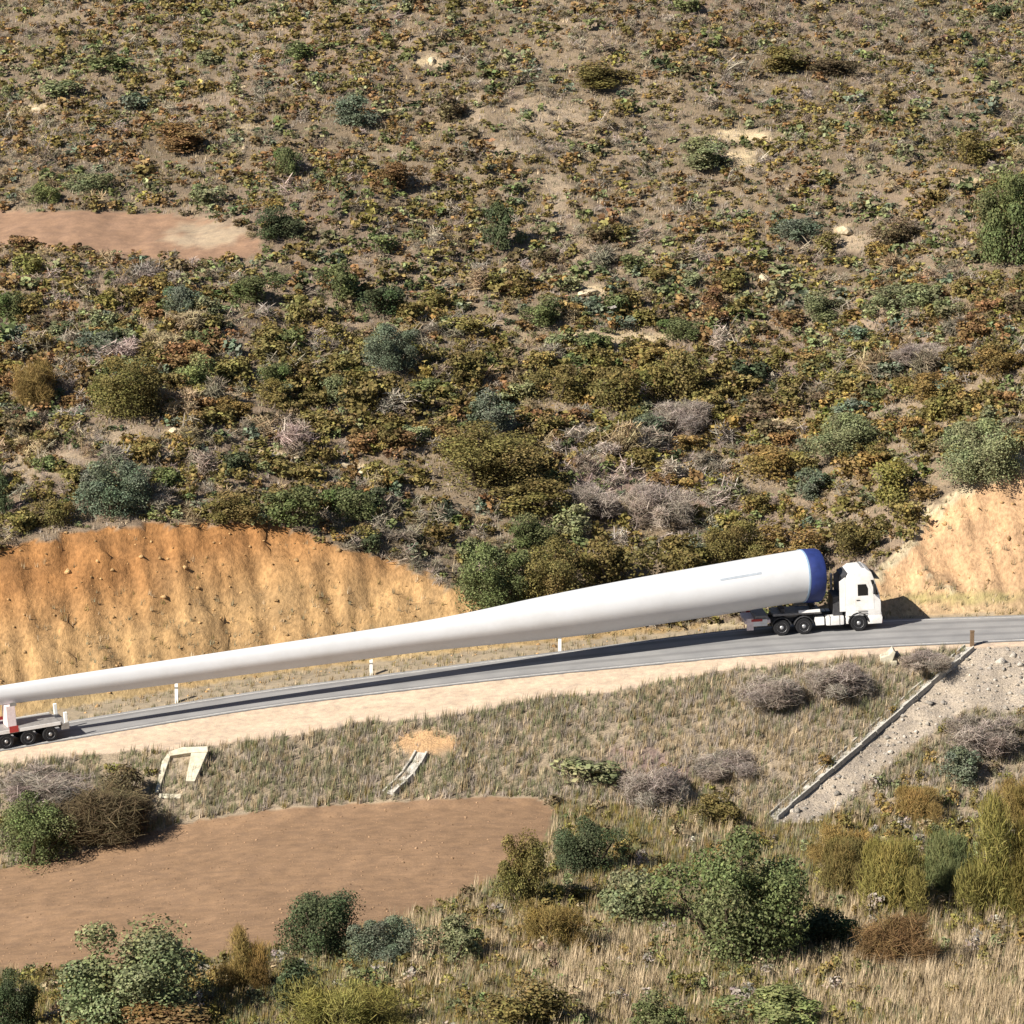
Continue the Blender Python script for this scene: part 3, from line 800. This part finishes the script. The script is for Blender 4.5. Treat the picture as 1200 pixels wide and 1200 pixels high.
B = [  # u, base row, width, height, mesh, tint, label
 # --- upper slope
 (416,146,56,40,'medium','teal','pale blue-green bush with a black shadow high on the slope left of centre'),
 (338,205,36,46,'medium','green','upright green bush above the right end of the bare soil strip'),
 (104,226,66,32,'medium','sage','wide sage bush just above the bare soil strip, right of its pair'),
 (50,238,48,30,'medium','lime','yellowish green bush just above the bare soil strip near the left edge'),
 (242,240,46,34,'small','sage','pale sage bush above the tip of the bare soil strip'),
 (582,292,52,60,'medium','dark','dark green upright bush in the middle of the upper slope'),
 (325,278,60,38,'medium','dark','dark clump of bush at the right tip of the bare soil strip'),
 (1186,308,96,140,'large','green','tall dark green tree-like bush at the right edge of the upper slope'),
 (936,278,60,30,'medium','teal','low blue-green bush left of the cream rock on the upper slope'),
 (1052,290,64,36,'medium','brown','dark brown-olive dome bush beside the cream rock'),
 (1130,190,70,44,'medium','olive','olive bush above the tall dark bush at the right edge'),
 (817,196,84,36,'medium','sage','long low green bush left of the pale bare clearing'),
 (912,82,90,30,'medium','olive','dark olive thicket near the top right of the slope'),
 (985,88,80,24,'medium','brown','flat brownish thicket near the top beside the olive one'),
 (135,82,60,22,'small','green','small flat green bush high at the left near the top'),
 (70,110,60,22,'small','sage','small flat sage bush high at the left edge'),
 (160,128,44,26,'small','teal','small blue-green bush above the rusty patch high on the left'),
 (205,175,120,34,'medium','rust','rust brown low thicket above the bare soil strip'),
 (356,70,46,26,'small','green','small green bush with dark base near the top left of centre'),
 (240,76,40,20,'small','sage','tiny sage bush near the top between two green ones'),
 (526,142,46,36,'small','brown','brown bush right of the pale blue-green one high up'),
 (806,14,34,22,'small','green','small green bush cut by the top of the picture'),
 (1172,22,40,24,'small','dark','small dark bush in the top right corner'),
 (470,220,70,40,'medium','rust','rusty brown bush in the upper middle'),
 (700,100,90,30,'medium','olive','olive brown thicket near the top centre'),
 # --- middle slope
 (215,366,46,44,'medium','teal','dark blue-green bush below the bare soil strip'),
 (395,350,60,50,'medium','green','bright green bush above the black hollow left of centre'),
 (448,366,58,44,'medium','dark','dark green bush in the clump left of centre'),
 (460,430,80,66,'large','teal','large pale blue-green bush with black shadow left of centre'),
 (120,420,64,38,'medium','teal','grey-green bush behind the big olive dome'),
 (142,486,104,86,'large','olive','big olive dome shaped bush on the left of the slope'),
 (42,472,66,62,'twig','ochre','orange-brown dry bush near the left edge'),
 (232,456,52,44,'medium','lime','bright yellow-green bush left of mid slope'),
 (322,452,44,38,'medium','green','small green bush right of the yellow-green one'),
 (12,372,40,44,'medium','green','green bush at the left edge below the bare soil strip'),
 (300,352,70,38,'medium','green','dark green hedge-like bush along the foot of the bare soil strip'),
 (154,355,36,30,'small','olive','olive bush with black shadow below the bare soil strip'),
 (270,490,60,30,'medium','ochre','ochre low bush below the yellow-green one'),
 (395,470,48,34,'medium','sage','sage bush right of the ochre bushes left of centre'),
 (318,478,56,38,'medium','olive','olive bush with black shadow left of centre'),
 (130,602,108,82,'large','teal','large dark grey-green round bush with black shadow behind the orange bank'),
 (3,600,30,50,'medium','dark','dark bush cut by the left edge behind the orange bank'),
 (345,612,86,56,'medium','green','green bush just behind the crest of the orange bank'),
 (412,606,70,50,'medium','green','dull green bush beyond the right shoulder of the orange bank'),
 (270,610,70,36,'medium','olive','yellowish olive low bush on the crest of the orange bank'),
 (60,615,60,40,'medium','olive','olive bush at the crest of the bank left of the round bush'),
 (436,646,34,30,'small','dark','small dark round bush at the crest of the bank'),
 (575,502,74,48,'medium','teal','grey-green bush on top of the big olive thicket'),
 (560,566,150,80,'large','olive','big olive thicket with a long black shadow in the centre'),
 (620,600,100,50,'medium','olive','olive bush in front of the long black shadow'),
 (655,470,70,52,'medium','olive','olive bush right of the grey-green one in the centre'),
 (720,480,80,70,'medium','olive','tall olive bush with black shadow right of centre'),
 (792,470,90,66,'medium','olive','wide olive brown thicket right of centre'),
 (800,395,60,30,'medium','green','low green bush in the right middle of the slope'),
 (640,380,60,36,'medium','green','green bush below the slanting cream rock'),
 (690,366,44,26,'small','teal','small grey-green bush right under the slanting cream rock'),
 (756,516,56,34,'medium','teal','blue-grey bush beside the mauve patch'),
 (985,530,96,62,'large','sage','long sage bush with black shadow leaning along the right slope'),
 (1060,360,80,36,'medium','sage','pale sage bush on the right below the cream rock'),
 (960,372,70,34,'medium','sage','sage bush left of its pale pair on the right slope'),
 (1140,560,124,92,'large','sage','large green bush above the sandy cutting at the right'),
 (945,585,50,40,'medium','teal','small blue-grey bush below the long leaning bush'),
 (1050,590,90,56,'medium','yellow','yellow-green bush above the sandy cutting'),
 (900,560,90,50,'medium','ochre','ochre bush on the slope above the truck'),
 (1080,470,70,40,'medium','ochre','ochre bush right of the long leaning bush'),
 (1170,440,80,40,'medium','ochre','ochre bush at the right edge of the mid slope'),
 (690,600,90,40,'twig','mauve','mauve leafless shrub left of the other in the hollow'),
 (770,610,100,52,'twig','mauve','mauve leafless shrub right of the other in the hollow'),
 (800,500,90,36,'twig','mauve','grey-mauve leafless shrub right of the blue-grey bush'),
 (1080,425,80,26,'twig','mauve','low mauve leafless shrub on the right slope'),
 # --- strip just behind the blade
 (580,712,96,100,'large','green','tall green bush just behind the blade beside the orange bank'),
 (650,706,110,90,'large','olive','olive bush just behind the middle of the blade'),
 (720,690,96,72,'medium','olive','olive-green bush behind the blade in the centre'),
 (790,682,100,66,'medium','olive','brownish olive bush behind the thick part of the blade'),
 (860,664,90,66,'large','olive','rounded yellow-olive bush behind the root of the blade'),
 (940,668,90,50,'medium','ochre','ochre bush behind the blue root cover'),
 (1000,652,80,50,'medium','olive','olive bush behind the truck cab roof'),
 (620,640,60,40,'medium','green','green bush above the row behind the blade'),
 # --- embankment and foot of it
 (36,1010,120,92,'large','green','green bush at the left edge between embankment and track'),
 (112,978,140,76,'twig','brown','dark brown tangled shrub left of the concrete portal'),
 (60,935,120,44,'twig','mauve','mauve-brown dry shrub at the top left of the embankment'),
 (150,946,70,54,'medium','brown','dark brown shrub touching the concrete portal'),
 (900,822,80,36,'twig','mauve','brownish dry shrub below the tractor at the edge of the shoulder'),
 (980,808,90,36,'twig','mauve','brownish dry shrub left of the small white drain inlet'),
 (1085,780,80,20,'twig','mauve','low brown dry shrub right of the small white drain inlet'),
 (765,936,100,44,'twig','mauve','grey-mauve dry shrub at the foot of the embankment'),
 (850,905,80,30,'twig','mauve','pale mauve dry shrub on the lower embankment near the drain'),
 (1150,876,100,48,'twig','mauve','mauve-brown dry shrub at the right edge below the stony slope'),
 (690,915,90,34,'small','sage','low green shrub on the embankment above the end of the track'),
 # --- foreground
 (142,1206,220,160,'large','sage','big pale sage bush at the lower left beside the brown track'),
 (10,1215,80,104,'large','dark','dark green bush in the lower left corner'),
 (178,1215,170,44,'medium','rust','low rust-brown bush at the bottom edge below the sage bush'),
 (285,1160,70,90,'broom','ochre','ochre brushy plant between the sage bush and the dark green bush'),
 (378,1120,120,104,'large','dark','dark green bush at the near edge of the brown track'),
 (446,1130,90,72,'large','teal','blue-green bush right of the dark green one by the track'),
 (345,1180,80,64,'medium','dark','low bush tinted dark as the shadow hole below the track, left of centre'),  # added where there is only a shadow hole, painted by the dark tint
 (410,1212,150,80,'broom','yellow','yellow-green brushy plant at the bottom left of centre'),
 (530,1130,90,70,'medium','sage','small pale bush in the dry grass left of centre'),
 (608,1062,84,112,'large','olive','upright olive and orange bush at the end of the brown track'),
 (690,1022,86,76,'large','dark','dark olive bush right of the end of the brown track'),
 (650,1110,90,70,'broom','ochre','ochre brushy plant in front of the upright olive bush'),
 (620,1205,110,60,'medium','olive','olive bush at the bottom edge in the centre'),
 (740,1080,90,80,'medium','sage','sage bush touching the left of the big dark green bush'),
 (838,968,76,44,'medium','olive','olive bush behind the top of the big dark green bush'),
 (858,1122,184,172,'large','green','big dark green round bush in the lower right foreground'),
 (975,1010,90,54,'broom','ochre','ochre brush just below the end of the long drain'),
 (995,1050,70,110,'broom','olive','olive brushy shrub right beside the dark hollow in the right foreground'),
 (1052,1066,90,136,'broom','yellow','tall yellow-olive brushy shrub in the middle of the right foreground row'),
 (1112,1050,80,120,'broom','green','greenish brushy shrub between two yellow ones in the right foreground'),
 (1165,1070,100,165,'broom','yellow','tallest yellow-green brushy shrub at the right edge of the foreground'),
 (1122,918,62,48,'medium','teal','small blue-green bush behind the tall brushy shrubs at the right'),
 (1080,960,70,60,'broom','ochre','ochre brush behind the tall brushy shrubs'),
 (1195,960,70,80,'broom','ochre','ochre brush at the right edge above the yellow-green shrub'),
 (1050,1130,100,70,'twig','rust','rusty dry plant in the pale grass at the lower right'),
 (900,1205,140,56,'medium','lime','fresh green leafy plant at the bottom edge below the big bush'),
 (770,1212,90,54,'medium','green','dark green leafy plant at the bottom edge right of centre'),
 (960,1110,80,60,'medium','dark','bush tinted dark as the cast shadow right of the big dark green bush'),  # dark tint paints the shadow that the big bush throws to its right
]
for u, vb, w_, h_, kd, ti, lb in B: bush(u, vb, w_, h_, kd, ti, lb)
TK = np.array(TAKEN)
def free_of(x, y, f=1.0):
    ok = np.ones(len(x), bool)
    for a, b, r in TK: ok &= ((x-a)**2+(y-b)**2) > (r*f)**2
    return ok

# --- scrub over the hillside: candidate spots, then the largest become single shrubs, the rest one mass
def candidates(x0, x1, y0, y1, sp):
    a, b = np.meshgrid(np.arange(x0, x1, sp), np.arange(y0, y1, sp))
    a = (a+rng.uniform(-.6, .6, a.shape)*sp).ravel(); b = (b+rng.uniform(-.6, .6, b.shape)*sp).ravel()
    z, c = land(a, b); u, v = project(a, b, z)
    k = (u > -40) & (u < 1240) & (v > -50) & (v < 1290)
    return a[k], b[k], z[k], c[k], u[k], v[k]
x, y, z, c, u, v = candidates(-50, 50, 8, 124, .76)
dens = .76+.24*np.exp(-((v-480)/150)**2)+.14*np.exp(-((u-1020)/220)**2-((v-430)/200)**2)+.6*fbm(x*.13+3, y*.13, 3)
wb = 9*fbm(x*.5, y*.5, 3)
keep = (c == 6) & ~inpoly(u+wb, v+wb*.4, PATCH) & (rng.random(len(x)) < dens) & free_of(x, y, .85)
for su, sv, sa, sb, ang, k in SPOTS:
    if k in (0, 1, 3):
        q = ((u-su)/sa)**2+((v-sv)/sb)**2
        keep &= ~((q < 1) & (rng.random(len(x)) < (.95 if k != 1 else .7)))
x, y, z, c, u, v = (q[keep] for q in (x, y, z, c, u, v))
n = len(x)
KN = ['olive', 'rust', 'sage', 'green', 'mauve', 'tan', 'yellow', 'ochre', 'brown', 'teal', 'dark', 'grey']
base = dict(olive=.36, rust=.10, sage=.11, green=.07, mauve=.06, tan=.05, yellow=.03, ochre=.06, brown=.07, teal=.04, dark=.03, grey=.11)
W = np.repeat(np.array([[base[k] for k in KN]]), n, 0)
W *= np.exp(2.4*np.stack([fbm(x*.11+i*13, y*.11+i*7, 3) for i in range(len(KN))], -1))
ZONES = [(170,160,130,40,'rust',.6), (640,440,260,70,'olive',.8), (560,560,120,70,'olive',.8), (760,560,110,60,'mauve',.9), (1000,560,200,90,'ochre',.5), (1000,560,200,90,'yellow',.25), (870,300,90,60,'rust',.3),
         (380,340,90,40,'green',.5), (120,90,90,50,'sage',.4), (830,170,60,30,'sage',.5), (640,120,120,50,'grey',.5), (950,25,300,40,'grey',.4), (640,650,200,40,'olive',.8), (610,630,80,60,'green',.4),
         (980,350,120,40,'sage',.4), (1150,380,80,60,'rust',.4), (50,440,60,40,'rust',.5), (470,200,120,60,'rust',.3), (130,540,140,40,'grey',.5), (460,640,90,50,'grey',.8), (900,200,150,30,'mauve',.25)]
for zu, zv, ra, rb, kn, wt in ZONES:
    W[:, KN.index(kn)] += wt*np.exp(-((u-zu)/ra)**2-((v-zv)/rb)**2)
cw = np.cumsum(W, 1); pick = (rng.random(n)[:, None]*cw[:, -1:] > cw).sum(1)
tint = np.array([TINT[k] for k in KN])[pick]*rng.uniform(.82, 1.32, (n, 1))*np.clip(1+rng.normal(0, .025, (n, 3)), .9, 1.1)
wid = np.clip(np.exp(rng.normal(math.log(1.10), .36, n)), .5, 2.6); big = 1+.42*np.exp(-((v-470)/140)**2); wid = wid*big; hei = wid*rng.uniform(.42, .85, n)
twig = np.isin(pick, [KN.index(k) for k in ('mauve', 'tan', 'grey')])
size_px = wid*F/((y-CAMY)*CP+(z-CAMZ)*SP)*((u > 0) & (u < 1200) & (v > 0) & (v < 690))
order = np.argsort(-size_px)
single = np.zeros(n, bool); single[order[:300]] = True
WORD = dict(olive='olive brown', rust='rust brown', sage='sage green', green='green', mauve='mauve leafless', tan='straw coloured', yellow='yellow-green', ochre='ochre', brown='dark brown', teal='blue-green', dark='dark green', grey='grey twiggy')
MARKS = [(416,128,'high pale blue-green bush'), (338,185,'upright green bush by the soil strip'), (104,212,'wide sage bush by the soil strip'), (582,265,'dark bush of the upper middle'), (325,262,'dark clump at the soil strip tip'), (1186,240,'tall dark bush at the right edge'),
         (936,265,'blue-green bush by the cream rock'), (1052,272,'brown-olive dome by the cream rock'), (870,160,'pale bare clearing'), (912,70,'olive thicket near the top right'), (205,160,'rust thicket on the upper left'), (806,5,'green bush cut by the top'), (526,125,'brown bush high up'),
         (700,88,'olive thicket near the top centre'), (470,202,'rusty bush of the upper middle'), (690,340,'slanting cream rock'), (215,346,'dark blue-green bush below the strip'), (460,398,'large pale blue-green bush'), (142,445,'big olive dome bush'), (42,442,'orange-brown dry bush'), (232,435,'bright yellow-green bush'),
         (130,565,'large grey-green round bush'), (370,541,'pale rock ledge'), (345,585,'green bush behind the bank crest'), (575,480,'grey-green bush of the centre'), (560,530,'big olive thicket'), (720,450,'tall olive bush right of centre'), (792,440,'wide olive thicket right of centre'),
         (756,500,'blue-grey bush by the mauve patch'), (985,500,'long leaning sage bush'), (1140,520,'large bush above the sandy cutting'), (1060,345,'pale sage bush on the right'), (730,590,'mauve shrubs in the hollow'), (1080,415,'low mauve shrub on the right'), (1170,420,'ochre bush at the right edge'),
         (120,95,'flat bushes high at the left'), (360,60,'green bush near the top left'), (1172,12,'top right corner bush'), (860,635,'yellow-olive bush behind the blade root'), (650,665,'olive bush behind the blade middle'), (800,383,'low green bush in the right middle')]
ORD = ['nearest', 'second', 'third', 'fourth', 'fifth', 'sixth', 'seventh', 'eighth', 'ninth', 'tenth']
LAB, cnt = {}, {}
si = np.nonzero(single)[0]
dm = np.array([[math.hypot(u[i]-a, (v[i]-b)*1.5) for a, b, _ in MARKS] for i in si])
for r_ in np.argsort(dm.min(1)):
    i = si[r_]; k = int(dm[r_].argmin()); du, dv = u[i]-MARKS[k][0], (v[i]-MARKS[k][1])*1.5
    dr = ('right of' if du > 0 else 'left of') if abs(du) > abs(dv) else ('below' if dv > 0 else 'above')
    key = (KN[pick[i]], k, dr); q = cnt.get(key, 0); cnt[key] = q+1
    LAB[i] = f"{ORD[min(q, 9)]} {WORD[KN[pick[i]]]} shrub {dr} the {MARKS[k][2]}"
TW = {}
for i in np.nonzero(single)[0]:
    kd = 'smalltwig' if twig[i] else 'small'; sd = int(rng.integers(0, 4))
    if (kd, sd) not in TW:
        vv, cc, cen = proto(kd, sd)
        TW[kd, sd] = np_mesh('scrub_shrub', vv, quad_idx(len(vv)), 4, cc, M['foliage'])
    o = link('scrub_shrub', TW[kd, sd]); o.location = (x[i], y[i], z[i]-.05); o.scale = (wid[i], wid[i], hei[i]); o.rotation_euler = (0, 0, rng.uniform(0, 6.28))
    o.color = (*tint[i], 1)
    tag(o, LAB[i], 'shrub', f'{WORD[KN[pick[i]]]} shrubs of the hillside')
def mass(name, P, wid, hei, tint, protos, label, cat):
    VV, CO = [], []
    sel = rng.integers(0, len(protos), len(P)); rot = rng.uniform(0, 6.28, len(P))
    for k, (pv, pc) in enumerate(protos):
        m = sel == k
        if not m.any(): continue
        ca, sa = np.cos(rot[m])[:, None], np.sin(rot[m])[:, None]
        X = (pv[None, :, 0]*ca-pv[None, :, 1]*sa)*wid[m][:, None]; Y = (pv[None, :, 0]*sa+pv[None, :, 1]*ca)*wid[m][:, None]; Z = pv[None, :, 2]*hei[m][:, None]
        VV.append((np.stack([X, Y, Z], -1)+P[m][:, None, :]).reshape(-1, 3)); CO.append((tint[m][:, None, :]*pc[None]).reshape(-1, 3))
    VV, CO = np.vstack(VV), np.vstack(CO)
    me = np_mesh(name, VV, quad_idx(len(VV)), 4, CO, M['foliage'])
    return tag(link(name, me), label, cat, kind='stuff')
P = np.stack([x, y, z-.05], -1)
tl = [proto('tiny', k)[:2] for k in range(6)]; tt_ = [proto('tinytwig', k)[:2] for k in range(4)]
m1, m2 = ~single & ~twig & (y < 52), ~single & twig
m3 = ~single & ~twig & (y >= 52)
mass('heath_scrub', P[m1], wid[m1], hei[m1], tint[m1], tl, 'dense low leafy heath scrub carpeting the lower half of the hillside', 'scrub')
mass('far_heath_scrub', P[m3], wid[m3], hei[m3], tint[m3], [proto('speck', k)[:2] for k in range(6)], 'dense low leafy heath scrub on the distant upper half of the hillside', 'scrub')
mass('dry_scrub', P[m2], wid[m2], hei[m2], tint[m2], tt_, 'dry leafless twiggy scrub scattered over the hillside', 'scrub')

# --- small scrub below the road, between the hand-placed bushes
x, y, z, c, u, v = candidates(-50, 50, -64, 0, .8)
zn = np.zeros(len(x))
for zu, zv, ra, rb, wt in [(1120,1000,130,110,.8), (620,1080,120,70,.5), (700,1000,140,50,.35), (330,1120,140,60,.7), (60,960,100,40,.6), (100,1190,200,40,.8), (500,1180,150,40,.45), (900,1150,220,50,.35), (760,930,120,30,.25), (1150,870,70,30,.5), (920,1170,140,40,.5), (450,1150,110,50,.6), (640,1170,90,40,.45), (990,1090,60,40,.5)]:
    zn = np.maximum(zn, wt*np.exp(-((u-zu)/ra)**2-((v-zv)/rb)**2))
keep = (c <= 1) & ~inpoly(u, v, [(a, b+4) for a, b in FIELD]) & ~inpoly(u, v, STONY) & (rng.random(len(x)) < zn) & free_of(x, y, .8)
x, y, z, u, v = (q[keep] for q in (x, y, z, u, v)); n = len(x)
cn = ['olive', 'yellow', 'ochre', 'sage', 'mauve', 'green', 'brown', 'tan']
pk = rng.choice(len(cn), n, p=[.22, .18, .18, .12, .1, .08, .05, .07])
tint = np.array([TINT[k] for k in cn])[pk]*rng.uniform(.75, 1.25, (n, 1))
wid = rng.uniform(.7, 1.6, n); hei = wid*rng.uniform(.6, 1.1, n)
mass('undergrowth', np.stack([x, y, z-.05], -1), wid, hei, tint, [proto('weed', k)[:2] for k in range(5)], 'mixed low undergrowth between the foreground bushes', 'undergrowth')

# --- grass
def grass(name, x, y, z, h, tint, nb, wd, label, spread=.16, lean=.35):
    n = len(x); N = n*nb
    tx, ty, tz, th = (np.repeat(q, nb) for q in (x, y, z, h)); tc = np.repeat(tint, nb, 0)*rng.uniform(.65, 1.35, (N, 1))
    a = rng.uniform(0, 2*np.pi, N); r = spread*np.sqrt(rng.random(N))
    bx, by = tx+r*np.cos(a), ty+r*np.sin(a); hh = th*rng.uniform(.5, 1.15, N)
    la = rng.uniform(0, 2*np.pi, N); ln = hh*lean*rng.random(N)
    w = wd*rng.uniform(.6, 1.3, N); fa = rng.uniform(-.9, .9, N)
    dx, dy = np.cos(fa)*w, np.sin(fa)*w
    b0 = np.stack([bx-dx, by-dy, tz-.06], -1); b1 = np.stack([bx+dx, by+dy, tz-.06], -1)
    tp = np.stack([bx+ln*np.cos(la)+.12*hh, by+ln*np.sin(la), tz+hh], -1)
    VV = np.stack([b0, b1, tp], 1).reshape(-1, 3)
    me = np_mesh(name, VV, np.arange(len(VV)).reshape(-1, 3), 3, np.repeat(tc, 3, 0), M['foliage'])
    return tag(link(name, me), label, 'grass', kind='stuff')
def mix(n, names, p):
    return np.array([TINT[k] if isinstance(k, str) else k for k in names])[rng.choice(len(names), n, p=p)]
STRAW, HAY, GREYG = (.50,.40,.27), (.40,.31,.20), (.22,.205,.135)
# embankment
x, y, z, c, u, v = candidates(-42, 42, -26, 12, .21)
nz = fbm(x*.35, y*.35, 3)
keep = (c == 1) & ~inpoly(u, v, STONY) & ~inpoly(u, v, FIELD) & (rng.random(len(x)) < .62+.6*nz)
q = ((u-500)/34)**2+((v-872)/16)**2; keep &= ~((q < 1) & (rng.random(len(x)) < .85))
x, y, z, u, v = (q[keep] for q in (x, y, z, u, v)); n = len(x)
g_ = mix(n, [GREYG, 'sage', 'tan', STRAW, 'mauve', 'olive'], [.36, .19, .13, .07, .20, .05])
pale = np.exp(-((u-860)/140)**2-((v-880)/60)**2)[:, None]; sel = rng.random(n)[:, None] < pale*.8
g_ = np.where(sel, mix(n, ['tan', STRAW, 'mauve'], [.5, .2, .3]), g_)
grass('dry_grass', x, y, z, rng.uniform(.28, .72, n), g_*rng.uniform(.85, 1.15, (n, 1)), 12, .02, 'grey-green and straw grass covering the embankment below the road')
# foreground
x, y, z, c, u, v = candidates(-46, 46, -66, -6, .30)
keep = (c == 0) & ~inpoly(u, v, FIELD) & ~inpoly(u, v, STONY) & (rng.random(len(x)) < .8+.7*fbm(x*.4+11, y*.4, 3))
x, y, z, u, v = (q[keep] for q in (x, y, z, u, v)); n = len(x)
pz = np.zeros(n)
for zu, zv, ra, rb, wt in [(1130,1160,190,75,1.0), (720,1160,90,70,.9), (540,1110,90,50,.75), (620,1000,60,30,.3), (860,930,120,40,.6), (1000,1120,120,60,.7)]:
    pz = np.maximum(pz, wt*np.exp(-((u-zu)/ra)**2-((v-zv)/rb)**2))
g_ = mix(n, ['olive', 'sage', 'yellow', 'tan', 'ochre', GREYG], [.22, .18, .16, .2, .1, .14])
sel = rng.random(n) < pz*np.clip(.85+1.3*fbm(x*.28, y*.28+4, 3), 0, 1)
g_ = np.where(sel[:, None], mix(n, [STRAW, HAY, 'tan'], [.45, .35, .2]), g_)
grass('tall_grass', x, y, z, np.where(sel, rng.uniform(.5, 1.15, n), rng.uniform(.25, .7, n)), g_*rng.uniform(.85, 1.15, (n, 1)), 10, .022, 'tall pale dry grass and green weeds in the foreground')
# hillside, between the shrubs
x, y, z, c, u, v = candidates(-50, 50, 8, 124, .5)
keep = (c == 6) & ~inpoly(u, v, PATCH) & (rng.random(len(x)) < .7)
x, y, z, u, v = (q[keep] for q in (x, y, z, u, v)); n = len(x)
grass('hill_grass', x, y, z, rng.uniform(.14, .38, n), mix(n, ['tan', 'mauve', 'grey', 'olive', STRAW, GREYG], [.2, .22, .2, .12, .06, .2]), 7, .035, 'thin dry grass between the shrubs of the hillside', .3)
# banks and verge
x, y, z, c, u, v = candidates(-44, 44, -4, 26, .34)
pb = np.where(c == 4, .35, 0.0)+np.where(c == 5, np.where(x < 12, .42*np.exp(-((v-745)/38)**2)*np.clip((u-20)/100, 0, 1)+.03, .55*np.exp(-((v-697)/9)**2)+.35*np.exp(-((v-720)/10)**2)+.05), 0)
top_edge = (c == 5) & (x > 12) & (H(x, y+1.4)-z < .9); pb = np.where(top_edge, .6, pb)
keep = rng.random(len(x)) < pb
x, y, z, u, v = (q[keep] for q in (x, y, z, u, v)); n = len(x)
grass('bank_grass', x, y, z, rng.uniform(.18, .45, n), mix(n, [GREYG, 'tan', 'olive', STRAW], [.35, .3, .2, .15]), 7, .02, 'sparse weeds on the earth cuttings and the far verge')

# --- loose stones of the slope by the long drain, and clods at the foot of the cuttings
octa = np.array([(1,0,0), (0,1,0), (-1,0,0), (0,-1,0), (0,0,1), (0,0,-1)], float)
ofc = np.array([(0,1,4), (1,2,4), (2,3,4), (3,0,4), (1,0,5), (2,1,5), (3,2,5), (0,3,5)])
def stones(name, x, y, z, s, tint, label):
    n = len(x)
    o = octa[None]*rng.uniform(.5, 1.3, (n, 6, 3))*s[:, None, None]*np.array([1, 1, .7])
    a = rng.uniform(0, 6.28, n); ca, sa = np.cos(a)[:, None], np.sin(a)[:, None]
    o = np.stack([o[..., 0]*ca-o[..., 1]*sa, o[..., 0]*sa+o[..., 1]*ca, o[..., 2]], -1)+np.stack([x, y, z], -1)[:, None]
    f = (ofc[None]+6*np.arange(n)[:, None, None]).reshape(-1, 3)
    me = np_mesh(name, o.reshape(-1, 3), f, 3, np.repeat(tint, 6, 0), M['land'])
    return tag(link(name, me), label, 'stones', kind='stuff')
x, y, z, c, u, v = candidates(8, 46, -26, 8, .34)
keep = (c <= 1) & inpoly(u, v, STONY) & (rng.random(len(x)) < .75)
x, y, z = (q[keep] for q in (x, y, z)); n = len(x)
stones('rubble', x, y, z, np.exp(rng.normal(math.log(.11), .55, n)), np.array([[.38,.35,.31]])*rng.uniform(.6, 1.35, (n, 1)), 'pale grey rubble spread over the slope beside the long drain')
x, y, z, c, u, v = candidates(-44, 44, -4, 26, .5)
keep = ((c == 5) & (rng.random(len(x)) < .22)) | ((c == 4) & (rng.random(len(x)) < .12))
x, y, z = (q[keep] for q in (x, y, z)); n = len(x)
stones('clods', x, y, z, np.exp(rng.normal(math.log(.11), .45, n)), np.array([[.42,.27,.13]])*rng.uniform(.6, 1.4, (n, 1)), 'loose orange clods of earth on the cuttings')

x, y, z, c, u, v = candidates(-44, 20, -40, -6, .34)
keep = inpoly(u, v, FIELD) & (rng.random(len(x)) < .55)
x, y, z = (q[keep] for q in (x, y, z)); n = len(x)
stones('soil_crumbs', x, y, z, np.exp(rng.normal(math.log(.035), .5, n)), np.array([[.30,.195,.12]])*rng.uniform(.6, 1.4, (n, 1)), 'small crumbs of soil strewn over the brown track')
